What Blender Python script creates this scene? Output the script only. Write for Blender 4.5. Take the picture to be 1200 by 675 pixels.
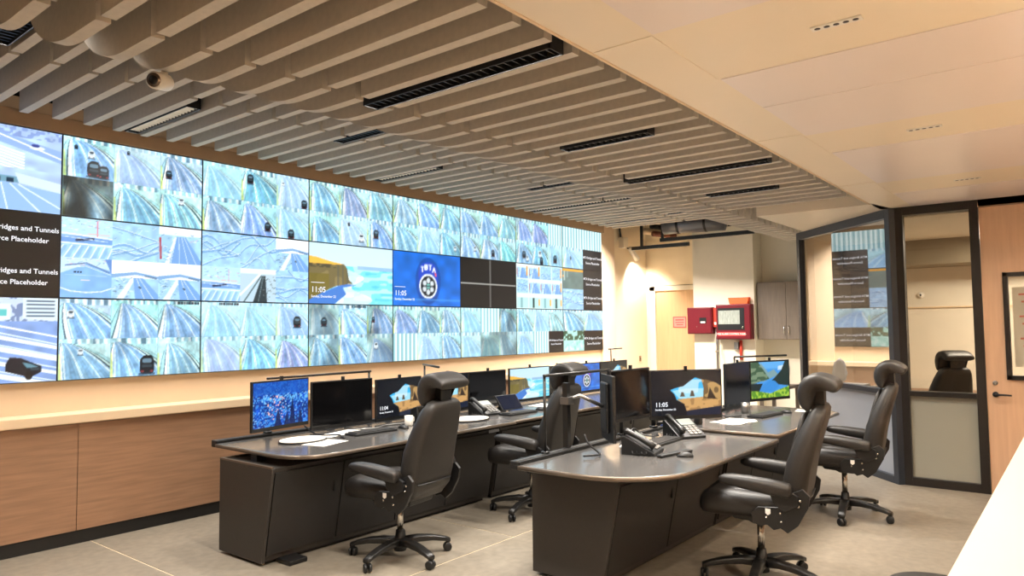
import bpy, bmesh, math, random
import numpy as np
from mathutils import Vector, Matrix
random.seed(7); rng = np.random.RandomState(7)
for o in list(bpy.data.objects): bpy.data.objects.remove(o)
SC = bpy.context.scene
COL = SC.collection
R = math.radians

# ------------------------------------------------------------------ camera
F_PX, YAW, PITCH, ROLL = 841.136, 0.8964408, 0.0556580, -0.0105877
CAM = Vector((-2.195, -6.349, 1.64))
fw = Vector((math.sin(YAW)*math.cos(PITCH), math.cos(YAW)*math.cos(PITCH), math.sin(PITCH)))
rt = Vector((math.cos(YAW), -math.sin(YAW), 0)); up = rt.cross(fw)
r2 = rt*math.cos(ROLL)+up*math.sin(ROLL); u2 = -rt*math.sin(ROLL)+up*math.cos(ROLL)
cd = bpy.data.cameras.new('camera'); cam = bpy.data.objects.new('camera', cd); COL.objects.link(cam)
cam.matrix_world = Matrix(((r2.x,u2.x,-fw.x,CAM.x),(r2.y,u2.y,-fw.y,CAM.y),(r2.z,u2.z,-fw.z,CAM.z),(0,0,0,1)))
cd.sensor_width = 36; cd.lens = 36*F_PX/1200; cd.clip_start = .02; cd.clip_end = 60
SC.camera = cam

# ------------------------------------------------------------------ world, exposure
w = bpy.data.worlds.new('world'); SC.world = w; w.use_nodes = True
w.node_tree.nodes['Background'].inputs[0].default_value = (1, .8, .6, 1)
w.node_tree.nodes['Background'].inputs[1].default_value = .02
vs = SC.view_settings; vs.view_transform = 'Standard'; vs.look = 'None'; vs.exposure = 0.38; vs.gamma = 1.0; vs.use_curve_mapping = False
P_BLADE = 80      # watts of one blade downlight
P_LINEAR = 46     # watts of one lit linear light
P_UP = 160        # watts of one added pendant, thrown upwards
P_SPOT = 110       # spot by the end door
WARM = (1, .88, .73); NEUTRAL = (1, .93, .85)

# ------------------------------------------------------------------ colours and materials
def lin(c):
    if isinstance(c, str): c = tuple(int(c[i:i+2], 16) for i in (0, 2, 4))
    return tuple(((v/255)/12.92 if v/255 <= .04045 else ((v/255+.055)/1.055)**2.4) for v in c)
MATS = {}
def mat(name, col, rough=.5, metal=0., var=0., scale=8., stretch=(1,1,1), bump=0., bscale=60., spec=.5, coat=0.):
    if name in MATS: return MATS[name]
    m = bpy.data.materials.new(name); m.use_nodes = True; nt = m.node_tree; b = nt.nodes['Principled BSDF']
    c = lin(col); b.inputs['Base Color'].default_value = (*c, 1)
    b.inputs['Roughness'].default_value = rough; b.inputs['Metallic'].default_value = metal
    b.inputs['Specular IOR Level'].default_value = spec; b.inputs['Coat Weight'].default_value = coat
    if var or bump:
        tc = nt.nodes.new('ShaderNodeTexCoord'); mp = nt.nodes.new('ShaderNodeMapping'); mp.inputs['Scale'].default_value = stretch
        nt.links.new(tc.outputs['Object'], mp.inputs['Vector'])
    if var:
        n = nt.nodes.new('ShaderNodeTexNoise'); n.inputs['Scale'].default_value = scale; n.inputs['Detail'].default_value = 5
        r = nt.nodes.new('ShaderNodeValToRGB'); r.color_ramp.elements[0].position = .3; r.color_ramp.elements[1].position = .7
        r.color_ramp.elements[0].color = (*[x*(1-var) for x in c], 1); r.color_ramp.elements[1].color = (*[min(1, x*(1+var)) for x in c], 1)
        nt.links.new(mp.outputs['Vector'], n.inputs['Vector']); nt.links.new(n.outputs['Fac'], r.inputs['Fac']); nt.links.new(r.outputs['Color'], b.inputs['Base Color'])
    if bump:
        n2 = nt.nodes.new('ShaderNodeTexNoise'); n2.inputs['Scale'].default_value = bscale
        bp = nt.nodes.new('ShaderNodeBump'); bp.inputs['Strength'].default_value = bump; bp.inputs['Distance'].default_value = .004
        nt.links.new(mp.outputs['Vector'], n2.inputs['Vector']); nt.links.new(n2.outputs['Fac'], bp.inputs['Height']); nt.links.new(bp.outputs['Normal'], b.inputs['Normal'])
    MATS[name] = m; return m
def emit(name, col, s):
    if name in MATS: return MATS[name]
    m = bpy.data.materials.new(name); m.use_nodes = True; nt = m.node_tree; b = nt.nodes['Principled BSDF']
    b.inputs['Base Color'].default_value = (0,0,0,1); b.inputs['Emission Color'].default_value = (*lin(col), 1); b.inputs['Emission Strength'].default_value = s
    MATS[name] = m; return m
def display(name, s, rough):
    m = bpy.data.materials.new(name); m.use_nodes = True; nt = m.node_tree; b = nt.nodes['Principled BSDF']
    a = nt.nodes.new('ShaderNodeAttribute'); a.attribute_name = 'picture'
    b.inputs['Base Color'].default_value = (.006,.006,.007,1); b.inputs['Roughness'].default_value = rough
    nt.links.new(a.outputs['Color'], b.inputs['Emission Color']); b.inputs['Emission Strength'].default_value = s
    MATS[name] = m; return m
def glass(name, tint, ior):
    m = bpy.data.materials.new(name); m.use_nodes = True; nt = m.node_tree; nt.nodes.clear()
    o = nt.nodes.new('ShaderNodeOutputMaterial'); mx = nt.nodes.new('ShaderNodeMixShader'); f = nt.nodes.new('ShaderNodeFresnel'); f.inputs[0].default_value = ior
    t = nt.nodes.new('ShaderNodeBsdfTransparent'); t.inputs[0].default_value = (*tint, 1); g = nt.nodes.new('ShaderNodeBsdfGlossy'); g.inputs['Roughness'].default_value = 0
    ge = nt.nodes.new('ShaderNodeNewGeometry'); inv = nt.nodes.new('ShaderNodeMath'); inv.operation = 'SUBTRACT'; inv.inputs[0].default_value = 1; mul = nt.nodes.new('ShaderNodeMath'); mul.operation = 'MULTIPLY'
    nt.links.new(ge.outputs['Backfacing'], inv.inputs[1]); nt.links.new(f.outputs[0], mul.inputs[0]); nt.links.new(inv.outputs[0], mul.inputs[1])   # reflect once, at the outer face of the pane
    nt.links.new(mul.outputs[0], mx.inputs[0]); nt.links.new(t.outputs[0], mx.inputs[1]); nt.links.new(g.outputs[0], mx.inputs[2]); nt.links.new(mx.outputs[0], o.inputs[0])
    MATS[name] = m; return m
def frosted(name, col, clear):
    m = bpy.data.materials.new(name); m.use_nodes = True; nt = m.node_tree; nt.nodes.clear()
    o = nt.nodes.new('ShaderNodeOutputMaterial'); mx = nt.nodes.new('ShaderNodeMixShader'); mx.inputs[0].default_value = clear
    d = nt.nodes.new('ShaderNodeBsdfPrincipled'); d.inputs['Base Color'].default_value = (*lin(col), 1); d.inputs['Roughness'].default_value = .3
    t = nt.nodes.new('ShaderNodeBsdfTransparent')
    nt.links.new(d.outputs[0], mx.inputs[1]); nt.links.new(t.outputs[0], mx.inputs[2]); nt.links.new(mx.outputs[0], o.inputs[0])
    MATS[name] = m; return m

M_wall = mat('warm_plaster', (224,199,168), .7, var=.03, scale=3, bump=.1, bscale=120)
M_cream = mat('pale_cream_plaster', (238,222,194), .7, var=.03, scale=3, bump=.1, bscale=120)
M_wall2 = mat('pale_plaster', (226,218,200), .7, var=.03, scale=3, bump=.1, bscale=120)
M_ceil = mat('cream_ceiling', (239,226,203), .38, var=.015, scale=2)
M_ceilp = mat('pink_white_ceiling_panel', (236,225,219), .30, var=.012, scale=2)
M_plenum = mat('plenum_black', (14,13,12), .9)
M_baffle = mat('felt_baffle', (204,195,181), .95, var=.05, scale=30, bump=.15, bscale=300)
M_floor = mat('polished_concrete', (130,121,107), .42, var=.14, scale=16, bump=.05, bscale=90)
M_joint = mat('floor_joint', (214,196,164), .6)
M_wood = mat('walnut_laminate', (150,115,88), .45, var=.17, scale=5, stretch=(.5,4,7))
M_wood_door = mat('pale_wood_door', (196,160,130), .45, var=.06, scale=6, stretch=(5,5,.35))
M_wood_end = mat('tan_wood_door', (204,166,124), .5, var=.07, scale=6, stretch=(5,5,.35))
M_ledge = mat('cream_ledge', (232,206,170), .4)
M_toe = mat('black_toe_kick', (18,17,16), .5)
M_frame = mat('dark_bronze_frame', (38,34,32), .4, metal=.4)
M_frame_b = mat('blue_grey_frame', (50,56,66), .35, metal=.5)
M_blackpl = mat('black_plastic', (16,16,17), .45)
M_satin = mat('satin_black', (26,25,24), .35)
M_desk = mat('charcoal_desk_panel', (44,40,36), .5, var=.04, scale=40)
M_desktop = mat('dark_glossy_desktop', (84,82,80), .17, var=.02, scale=10, spec=.7)
M_edge = mat('bronze_desk_edge', (104,92,80), .3, metal=.5)
M_leather = mat('black_leather', (34,31,28), .48, var=.08, scale=25, bump=.18, bscale=140)
M_leather_s = mat('black_leather_seat', (30,27,25), .46, var=.08, scale=25, bump=.18, bscale=140)
M_chrome = mat('chrome', (215,212,205), .2, metal=1)
M_steel = mat('brushed_steel', (150,148,145), .35, metal=.9)
M_white = mat('white_paint', (236,232,222), .4)
M_paper = mat('white_paper', (240,236,226), .8)
M_offw = mat('white_counter_laminate', (228,211,192), .4, var=.01, scale=3)
M_red = mat('fire_panel_red', (100,14,26), .35)
M_redl = mat('red_label', (214,70,70), .5)
M_redp = mat('conduit_red', (190,60,44), .4)
M_orange = mat('orange_binder', (255,92,24), .5)
M_pink = mat('pink_notice', (232,140,130), .6)
M_greycab = mat('grey_wood_laminate', (118,106,94), .5, var=.10, scale=6, stretch=(6,6,.6))
M_duct = mat('dark_duct', (112,114,120), .4, metal=.5)
M_bluecable = mat('blue_cable', (40,70,160), .4)
M_screen_off = mat('dark_screen', (9,9,11), .12)
M_glow = emit('lamp_glow', (255,240,214), 9)
M_text = emit('screen_white', (245,248,255), .95)
M_ink = mat('white_ink', (240,238,232), .6)
M_wallpic = display('video_wall_picture', 1.04, .35)
M_monpic = display('monitor_picture', .88, .2)
M_glass = glass('partition_glass', (.86,.85,.82), 1.5)
M_glass2 = glass('angled_partition_glass', (.62,.61,.59), 6.0)
M_frost = frosted('frosted_film', (150,148,136), .16)
M_frost2 = frosted('grey_frosted_film', (150,154,162), .06)

# ------------------------------------------------------------------ mesh helpers
class B:
    def __init__(s): s.v = []; s.f = []; s.sm = []
    def add(s, v, f, smooth=False):
        o = len(s.v); s.v += [tuple(p) for p in v]; s.f += [tuple(i+o for i in q) for q in f]; s.sm += [smooth]*len(f); return s
    def box(s, x0,x1,y0,y1,z0,z1):
        if x0>x1: x0,x1=x1,x0
        if y0>y1: y0,y1=y1,y0
        return s.add([(x0,y0,z0),(x1,y0,z0),(x1,y1,z0),(x0,y1,z0),(x0,y0,z1),(x1,y0,z1),(x1,y1,z1),(x0,y1,z1)],
            [(0,3,2,1),(4,5,6,7),(0,1,5,4),(1,2,6,5),(2,3,7,6),(3,0,4,7)])
    def prism(s, poly, z0, z1):
        n=len(poly); a=sum(poly[i][0]*poly[(i+1)%n][1]-poly[(i+1)%n][0]*poly[i][1] for i in range(n))
        if a<0: poly=poly[::-1]
        return s.add([(x,y,z0) for x,y in poly]+[(x,y,z1) for x,y in poly],
            [tuple(range(n-1,-1,-1)),tuple(range(n,2*n))]+[(i,(i+1)%n,n+(i+1)%n,n+i) for i in range(n)])
    def extx(s, poly, x0, x1, smooth=False):   # polygon in (y,z) extruded along x
        n=len(poly); a=sum(poly[i][0]*poly[(i+1)%n][1]-poly[(i+1)%n][0]*poly[i][1] for i in range(n))
        if a<0: poly=poly[::-1]
        s.add([(x0,y,z) for y,z in poly]+[(x1,y,z) for y,z in poly],[tuple(range(n-1,-1,-1)),tuple(range(n,2*n))])
        return s.add([(x0,y,z) for y,z in poly]+[(x1,y,z) for y,z in poly],[(i,(i+1)%n,n+(i+1)%n,n+i) for i in range(n)],smooth)
    def loft(s, rings, cap=True, smooth=True, closed=True):
        n=len(rings[0]); v=[p for r in rings for p in r]; f=[]
        for k in range(len(rings)-1):
            for i in range(n if closed else n-1):
                j=(i+1)%n; f.append((k*n+i,k*n+j,(k+1)*n+j,(k+1)*n+i))
        s.add(v,f,smooth)
        if cap: s.add(rings[0],[tuple(range(n-1,-1,-1))],smooth); s.add(rings[-1],[tuple(range(n))],smooth)
        return s
    def tube(s, pts, r, n=8):
        pts=[Vector(p) for p in pts]; rings=[]; rr = r if isinstance(r,(list,tuple)) else [r]*len(pts); ref=None
        for i,p in enumerate(pts):
            t=(pts[min(i+1,len(pts)-1)]-pts[max(i-1,0)]).normalized()
            if ref is None: ref=Vector((0,0,1)) if abs(t.z)<.9 else Vector((1,0,0))
            a=t.cross(ref).normalized(); b=a.cross(t); ref=b
            rings.append([p+a*math.cos(2*math.pi*k/n)*rr[i]+b*math.sin(2*math.pi*k/n)*rr[i] for k in range(n)])
        return s.loft(rings)
    def lathe(s, prof, c=(0,0,0), n=16, axis='z'):
        rings=[]
        for r,h in prof:
            q=[]
            for k in range(n):
                a=2*math.pi*k/n; x,y=r*math.cos(a),r*math.sin(a)
                p={'z':(x,y,h),'x':(h,x,y),'y':(y,h,x)}[axis]; q.append((p[0]+c[0],p[1]+c[1],p[2]+c[2]))
            rings.append(q)
        return s.loft(rings)
    def build(s, name, m, parent=None, local=False, bevel=0, label=None):
        me=bpy.data.meshes.new(name); v=s.v
        if parent is not None and not local:
            L=parent.location
            if parent.parent: L = L+parent.parent.location
            v=[(p[0]-L[0],p[1]-L[1],p[2]-L[2]) for p in v]
        me.from_pydata([tuple(p) for p in v],[],s.f); me.polygons.foreach_set('use_smooth',s.sm); me.update()
        bm=bmesh.new(); bm.from_mesh(me); bmesh.ops.remove_doubles(bm,verts=bm.verts,dist=1e-5); bmesh.ops.recalc_face_normals(bm,faces=bm.faces); bm.to_mesh(me); bm.free()
        me.materials.append(m); o=bpy.data.objects.new(name,me); COL.objects.link(o); o.parent=parent
        if bevel:
            md=o.modifiers.new('bevel','BEVEL'); md.width=bevel; md.segments=2; md.limit_method='ANGLE'; md.angle_limit=R(40)
        if label: o['label']=label
        return o
def box(name,m,parent,*a,**k): return B().box(*a).build(name,m,parent,**k)
def thing(name,label,cat,loc=(0,0,0),rz=0,group=None):
    o=bpy.data.objects.new(name,None); COL.objects.link(o); o.location=loc; o.rotation_euler=(0,0,rz); o.empty_display_size=.1
    return tag(o,label,cat,group)
def tag(o,label,cat,group=None):
    o['label']=label; o['category']=cat
    if group: o['group']=group
    return o
def struct(o,label=None):
    o['kind']='structure'
    if label: o['label']=label
    return o
def copy_tree(o,parent=None):
    c=o.copy(); COL.objects.link(c); c.parent=parent
    for ch in o.children: copy_tree(ch,c)
    return c
def text(name,body,size,m,parent,origin,xdir,updir,align='LEFT',bold=0.0):
    cu=bpy.data.curves.new(name,'FONT'); cu.body=body; cu.size=size; cu.align_x=align; cu.offset=bold; cu.resolution_u=2
    t=bpy.data.objects.new(name,cu); COL.objects.link(t); bpy.context.view_layer.update()
    me=bpy.data.meshes.new_from_object(t.evaluated_get(bpy.context.evaluated_depsgraph_get())); bpy.data.objects.remove(t); bpy.data.curves.remove(cu)
    X=Vector(xdir).normalized(); U=Vector(updir).normalized(); O=Vector(origin)
    if parent is not None:
        O=O-parent.location
        if parent.parent: O=O-parent.parent.location
    for v in me.vertices: v.co=O+X*v.co.x+U*v.co.y
    me.materials.clear(); me.materials.append(m); o=bpy.data.objects.new(name,me); COL.objects.link(o); o.parent=parent; return o
def spot(name,loc,target,power,color,size=R(120),blend=.8,radius=.03):
    l=bpy.data.lights.new(name,'SPOT'); l.energy=power; l.color=color; l.spot_size=size; l.spot_blend=blend; l.shadow_soft_size=radius
    o=bpy.data.objects.new(name,l); COL.objects.link(o); o.location=loc; o.rotation_euler=(Vector(target)-Vector(loc)).to_track_quat('-Z','Y').to_euler(); return o
def area(name,loc,sx,sy,power,color,rot=(0,0,0),spread=R(180)):
    l=bpy.data.lights.new(name,'AREA'); l.shape='RECTANGLE'; l.size=sx; l.size_y=sy; l.energy=power; l.color=color; l.spread=spread
    o=bpy.data.objects.new(name,l); COL.objects.link(o); o.location=loc; o.rotation_euler=rot; return o
def rrect(hx,hy,r,n=4,cx=0,cy=0):
    p=[]
    for (sx,sy,a0) in ((1,1,0),(-1,1,90),(-1,-1,180),(1,-1,270)):
        for k in range(n+1):
            a=R(a0+90*k/n); p.append((cx+sx*(hx-r)+r*math.cos(a),cy+sy*(hy-r)+r*math.sin(a)))
    return p

# ================================================================== STRUCTURE
ZC = 2.845                      # white ceiling
X0, X1, Y0 = -5.0, 10.45, -9.0  # left wall, alcove wall, rear wall
# floor: joint-coloured base and big cast slabs
fl = struct(B().box(X0-.1,X1+.1,Y0-.1,.3,-.12,-.003).build('floor',M_joint), 'warm grey polished concrete floor with pale saw-cut joints')
g=.006; xs=[.22+2.07*k for k in range(-3,6)]; xs=[X0-.1]+[x for x in xs if X0<x<X1]+[X1+.1]
for a,b in zip(xs[:-1],xs[1:]): box('slab',M_floor,fl,a+g,b-g,-2.755+g,.3,-.03,0)
box('slab',M_floor,fl,X0-.1,X1+.1,Y0-.1,-2.755-g,-.03,0)
# screen wall
wb = struct(B().box(X0,8.6,.05,.25,0,3.46).box(8.183,8.6,.0,.05,0,3.46).box(X0,8.6,.0,.05,3.36,3.46).build('wall_back',M_wall),'warm cream wall carrying the video wall')
struct(B().box(8.6,10.0,.14,.3,0,3.9).build('wall_alcove',M_cream))
struct(box('trim_4',mat('brown_fascia',(178,152,122),.6),None,X0,8.25,-.012,.05,3.236,3.36),'brown fascia strip above the video wall')
# wall cladding below the screens: wood panels, toe kick, ledge
wc = struct(B().box(X0,8.183,-.10,.05,.10,.93).build('wall_cladding',M_toe),'low wood-clad wall under the video wall')
for k in range(-2,4):
    a=.107+2.4*k; b=a+2.4
    a=max(a,X0); b=min(b,8.183)
    if b>a: box('panel',M_wood,wc,a+.002,b-.002,-.15,-.10,.105,.93,bevel=.002)
struct(box('trim_1',M_ledge,None,X0,8.6,-.19,.05,.935,1.012,bevel=.008),'cream ledge along the screen wall')
struct(box('baseboard_back',M_toe,None,X0,8.183,-.135,.05,0,.10),'black toe kick under the wood cladding')
# end wall with door, column, alcove
we = struct(B().box(10.0,10.2,.3,.04,0,3.9).box(10.0,10.2,.04,-1.4,2.40,3.9).box(10.0,10.2,-1.0,-1.4,0,2.4).build('wall_end',M_cream))
struct(B().box(9.4,10.5,-1.077,-2.13,0,3.3).build('wall_column',M_wall2))
struct(B().box(9.80,X1,-2.132,-3.47,0,3.9).build('wall_alcove_end',M_wall2))
struct(B().box(7.5,X1,-3.47,-3.62,0,3.9).build('wall_side',M_wall2))
struct(B().box(X0-.15,X0,Y0,.25,0,3.9).build('wall_left',M_wall))
struct(B().box(X0,X1,Y0-.15,Y0,0,3.9).build('wall_rear',M_wall))
# door 1 (end wall)
d1 = struct(B().box(9.985,10.06,-.06,-1.0,0,2.30).build('door_1',M_wood_end),'tan wood door beside the white column')
fr=B(); fr.box(9.95,10.06,.06,-.06,0,2.39); fr.box(9.95,10.06,.06,-1.05,2.30,2.39); fr.build('door_frame',M_wall2,d1,bevel=.006)
# right wall: dark frame, glazing, wood door
XR=6.1
wr = struct(B().box(XR,XR+.12,-6.62,Y0,0,ZC).box(XR,XR+.12,-5.56,-6.62,2.775,ZC).build('wall_right',M_wood_door))
w1 = struct(B().box(XR+.04,XR+.07,-4.9,-5.484,.955,2.76).build('window_1',M_glass),'clear pane beside the wood door')
f=B(); f.box(XR,XR+.11,-4.765,-4.90,0,ZC); f.box(XR,XR+.11,-5.484,-5.562,0,ZC); f.box(XR,XR+.11,-4.9,-5.484,2.76,ZC); f.box(XR,XR+.11,-5.562,-6.62,2.775,ZC); f.box(XR,XR+.11,-4.9,-5.484,.905,.955); f.box(XR,XR+.11,-4.9,-5.484,0,.085); f.box(XR,XR+.11,-6.56,-6.64,0,ZC)
f.build('window_frame',M_frame,w1,bevel=.004)
box('frosted_pane',M_frost,w1,XR+.045,XR+.06,-4.9,-5.484,.085,.905)
d2 = struct(B().box(XR+.02,XR+.07,-5.565,-5.75,.01,2.77).box(XR+.02,XR+.07,-6.38,-6.558,.01,2.77).box(XR+.02,XR+.07,-5.75,-6.38,.01,1.115).box(XR+.02,XR+.07,-5.75,-6.38,2.10,2.77).build('door_2',M_wood_door),'pale wood door with a dark framed vision panel')
f=B(); f.box(XR,XR+.08,-5.735,-5.775,1.10,2.12); f.box(XR,XR+.08,-6.355,-6.395,1.10,2.12); f.box(XR,XR+.08,-5.735,-6.395,2.08,2.12); f.box(XR,XR+.08,-5.735,-6.395,1.10,1.14); f.build('vision_frame',M_frame,d2,bevel=.003)
box('vision_glass',M_glass,d2,XR+.04,XR+.05,-5.775,-6.355,1.14,2.08)
h=B(); h.lathe([(.0,0),(.026,0),(.026,-.012),(.012,-.012),(.012,-.05),(0,-.05)],(XR+.02,-5.635,.955),14,'x'); h.tube([(XR-.03,-5.635,.955),(XR-.032,-5.70,.955),(XR-.03,-5.765,.952)],[.011,.010,.008],8); h.build('door_handle',M_blackpl,d2)
h=B(); h.lathe([(0,0),(.022,0),(.020,-.014),(.008,-.014),(0,-.012)],(XR+.02,-5.635,1.065),14,'x'); h.build('lock',M_steel,d2)
# angled glass partition
GA=R(43.7); gp=Vector((6.09,-4.79,0)); gd=Vector((math.cos(GA),math.sin(GA),0)); gn=Vector((-gd.y,gd.x,0)); GL=1.97
def slab(b,s0,s1,z0,z1,t0,t1):
    P=[gp+gd*s+gn*t for s,t in ((s0,t0),(s1,t0),(s1,t1),(s0,t1))]; b.prism([(p.x,p.y) for p in P],z0,z1); return b
w2 = struct(slab(B(),.05,GL-.05,.95,2.76,-.02,-.01).build('window_2',M_glass2),'angled reflective pane mirroring the video wall')
f=B(); slab(f,-.02,.06,0,ZC,-.07,.03); slab(f,GL-.06,GL+.01,0,ZC,-.07,.03); slab(f,.06,GL-.06,2.75,ZC,-.07,.03); slab(f,.06,GL-.06,.90,.955,-.07,.03); slab(f,.06,GL-.06,0,.075,-.07,.03)
f.build('window_frame',M_frame_b,w2,bevel=.004)
slab(B(),.06,GL-.06,.075,.90,-.03,-.015).build('frosted_pane',M_frost2,w2)
# white ceiling and the soffit return by the glass
ce = struct(B().box(X0,6.09,Y0,-4.70,ZC,3.62).prism([(5.67,-4.72),(5.67,-3.54),(7.42,-3.54),(6.10,-4.80)],ZC,3.62).build('ceiling',M_ceil),'cream ceiling with pale panels and blade downlights')
box('edge_trim',M_wall,ce,X0,5.67,-4.70,-4.685,ZC-.004,ZC+.05)
for a,b in ((-4.9,-3.6),(-2.9,-1.55),(-.88,.44),(1.14,1.726),(1.73,2.50),(3.10,4.50),(5.15,6.05)):
    for y0,y1 in ((-5.0,-6.8),(-6.9,-8.6)):
        box('ceiling_panel',M_ceilp,ce,a+.003,b-.003,y0-.002,y1+.002,ZC-.004,ZC+.01)
for x in (-3.2,-1.2,.8,2.8,4.8):
    box('seam_strip',M_ceil,ce,x-.35,x+.33,-4.71,-4.99,ZC-.003,ZC+.01)
# black plenum above, with the baffles
pl = struct(B().box(X0,X1,-4.70,.3,3.9,4.0).box(X0,8.6,.02,.06,3.46,3.9).build('ceiling_plenum',M_plenum),'black plenum above the felt baffles')
ZA, ZD, HB, TB, PITCHB, XB = 2.92, 3.31, .24, .06, .2225, -.12
def s_curve(y):
    t=min(1,max(0,(y+2.97)/.55)); return ZA+(ZD-ZA)*(1-math.sqrt(max(0,1-t*t)))
def mesh_baffle(y0,y1,fn,n):
    ys=[y0,y1] if n==1 else [y0]+[-2.97+.55*math.sin(k*math.pi/2/n) for k in range(n+1)]+[y1]
    b=B(); top=max(fn(y) for y in ys)+HB if n>1 else fn(y0)+HB
    b.extx([(y,fn(y)) for y in ys]+[(y1,top),(y0,top)],0,TB)
    o=b.build('baffle',M_baffle,pl); return o
protA=mesh_baffle(-4.53,-3.285,lambda y:ZA,1)
protB=mesh_baffle(-3.235,-1.445,s_curve,14)
protC=mesh_baffle(-3.235,-1.83,s_curve,14)
protD=mesh_baffle(-1.395,-.12,lambda y:ZD,1)
usedp=set()
def put(p,x):
    if p.name in usedp: o=p.copy(); COL.objects.link(o)
    else: o=p; usedp.add(p.name)
    o.location.x=x
k0=-12; BX=[XB+PITCHB*k for k in range(k0,46)]
for x in BX:
    if x<5.60: put(protA,x)
    if x<8.45: put(protB,x); put(protD,x)
    elif x<9.95: put(protC,x)
# suspension channels above the baffles
for y in (-4.2,-3.45,-2.1,-1.65,-.5):
    z = {-.5:3.555,-1.65:3.555,-2.1:3.555,-3.45:3.20,-4.2:3.165}[y]
    box('channel',M_blackpl,pl,X0,8.4 if y>-4 else 5.6,y-.02,y+.02,z,z+.04)

# ================================================================== LIGHTS
def blade(x,y,on=True):
    t=thing('blade_downlight','white recessed blade downlight with five small cells in the cream ceiling','downlight',(x,y,ZC),0,'blade downlights in the cream ceiling')
    B().box(x-.022,x+.022,y-.095,y+.095,ZC-.006,ZC-.0005).build('trim',M_white,t)
    for k in range(5):
        c=y-.072+.036*k; B().lathe([(0,ZC-.0068),(.012,ZC-.0068),(.012,ZC-.0061),(0,ZC-.0061)],(x,c,0),10).build('cell',M_satin,t)
    spot('blade_lamp',(x,y,ZC-.03),(x,y,0),P_BLADE,WARM,R(150),.9,.04)
for x in (-3.2,-1.2,.815,2.80,4.822): blade(x,-5.617)
for x in (-2.6,.4,3.4):      # unseen pendants, added behind the counter to brighten the ceiling
    t=thing('added_pendant','long white pendant added out of view behind the counter to brighten the ceiling','pendant',(x,-7.7,2.2),0,'added pendant lights behind the counter')
    b=B(); b.box(x-.9,x+.9,-7.76,-7.64,2.20,2.205); b.box(x-.9,x+.9,-7.765,-7.76,2.20,2.27); b.box(x-.9,x+.9,-7.64,-7.635,2.20,2.27); b.box(x-.905,x-.9,-7.765,-7.635,2.20,2.27); b.box(x+.9,x+.905,-7.765,-7.635,2.20,2.27); b.build('housing',M_white,t)
    for sx in (-.7,.7): B().tube([(x+sx,-7.7,2.2),(x+sx,-7.7,ZC)],.003,6).build('cable',M_steel,t)
    area('added_pendant_lamp',(x,-7.7,2.23),1.75,.10,P_UP,WARM,(math.pi,0,0))
def linear(x,y0,y1,z,white,lit):
    lab='black linear light with lit white louvre between the baffles near the screens' if white else ('long' if y1-y0>1.1 else 'short')+' black linear light with dark louvre, '+('low between baffles beside the cream ceiling edge' if z<3.1 else 'high between baffles on the screen side')
    t=thing('linear_light',lab,'light',(x,(y0+y1)/2,z),0,'white louvre linear lights' if white else ('long' if y1-y0>1.1 else 'short')+' dark louvre lights '+('by the cream ceiling' if z<3.1 else 'on the screen side'))
    hw=.055
    b=B(); b.box(x-hw,x-hw+.006,y0,y1,z,z+.10); b.box(x+hw-.006,x+hw,y0,y1,z,z+.10); b.box(x-hw,x+hw,y0,y1,z+.10,z+.106); b.box(x-hw,x+hw,y0,y0+.006,z,z+.10); b.box(x-hw,x+hw,y1-.006,y1,z,z+.10)
    b.build('housing',M_blackpl,t)
    n=int((y1-y0)/.05); lv=B()
    for k in range(n): yy=y0+.02+(y1-y0-.04)*(k+.5)/n; lv.box(x-hw+.006,x+hw-.006,yy-.004,yy+.004,z+.012,z+.045)
    lv.build('louvre',M_white if white else M_satin,t)
    B().box(x-hw+.006,x+hw-.006,y0+.01,y1-.01,z+.085,z+.095).build('diffuser',emit('linear_glow',(255,240,214),1.5) if white else emit('linear_dim',(255,236,205),.1),t)
    area('linear_lamp',(x,(y0+y1)/2,z+.006),hw*1.6,y1-y0-.02,P_LINEAR*(y1-y0)*(2.6 if x>7 else (.6 if white else 1)),NEUTRAL,(0,0,0),R(128))
gapx=lambda x: XB+PITCHB*math.floor((x-XB)/PITCHB)+TB+(PITCHB-TB)/2
for x,y0,y1 in ((.52,-4.50,-3.20),(1.90,-4.16,-3.47),(3.22,-4.48,-3.22),(4.55,-4.17,-3.50)): linear(gapx(x),y0,y1,ZA-.014,False,True)
for x,y0,y1,wh in ((.45,-1.18,-.14,True),(1.80,-1.75,-1.18,False),(3.16,-1.13,-.15,True),(4.62,-1.75,-1.12,False),(6.05,-1.77,-.16,True),(-.98,-2.30,-1.50,False),(7.75,-1.20,-.30,False),(7.6,-2.25,-1.50,False)): linear(gapx(x),y0,y1,ZD+.004,wh,True)  # last two fixtures are added, and boosted, to brighten the far column
# spotlight by the end door
t=thing('wall_spotlight','white cylindrical spotlight on a grey box by the end door alcove','spotlight',(9.05,.14,3.14))
B().box(8.98,9.14,.03,.14,3.05,3.24).build('junction_box',M_wall2,t,bevel=.006)
B().tube([(8.98,.09,3.24),(8.95,.09,3.42),(8.93,.09,3.62)],.018,8).build('conduit',M_blackpl,t)
B().tube([(9.10,.05,3.06),(9.18,.0,3.02)],.012,8).build('bracket',M_blackpl,t)
B().tube([(9.14,.0,3.05),(9.36,-.03,2.86)],[.045,.052],14).build('lamp_head',M_white,t)
spot('spot_lamp',(9.40,-.035,2.83),(9.62,.13,2.2),P_SPOT,(1,.92,.80),R(125),.9,.05)
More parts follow.
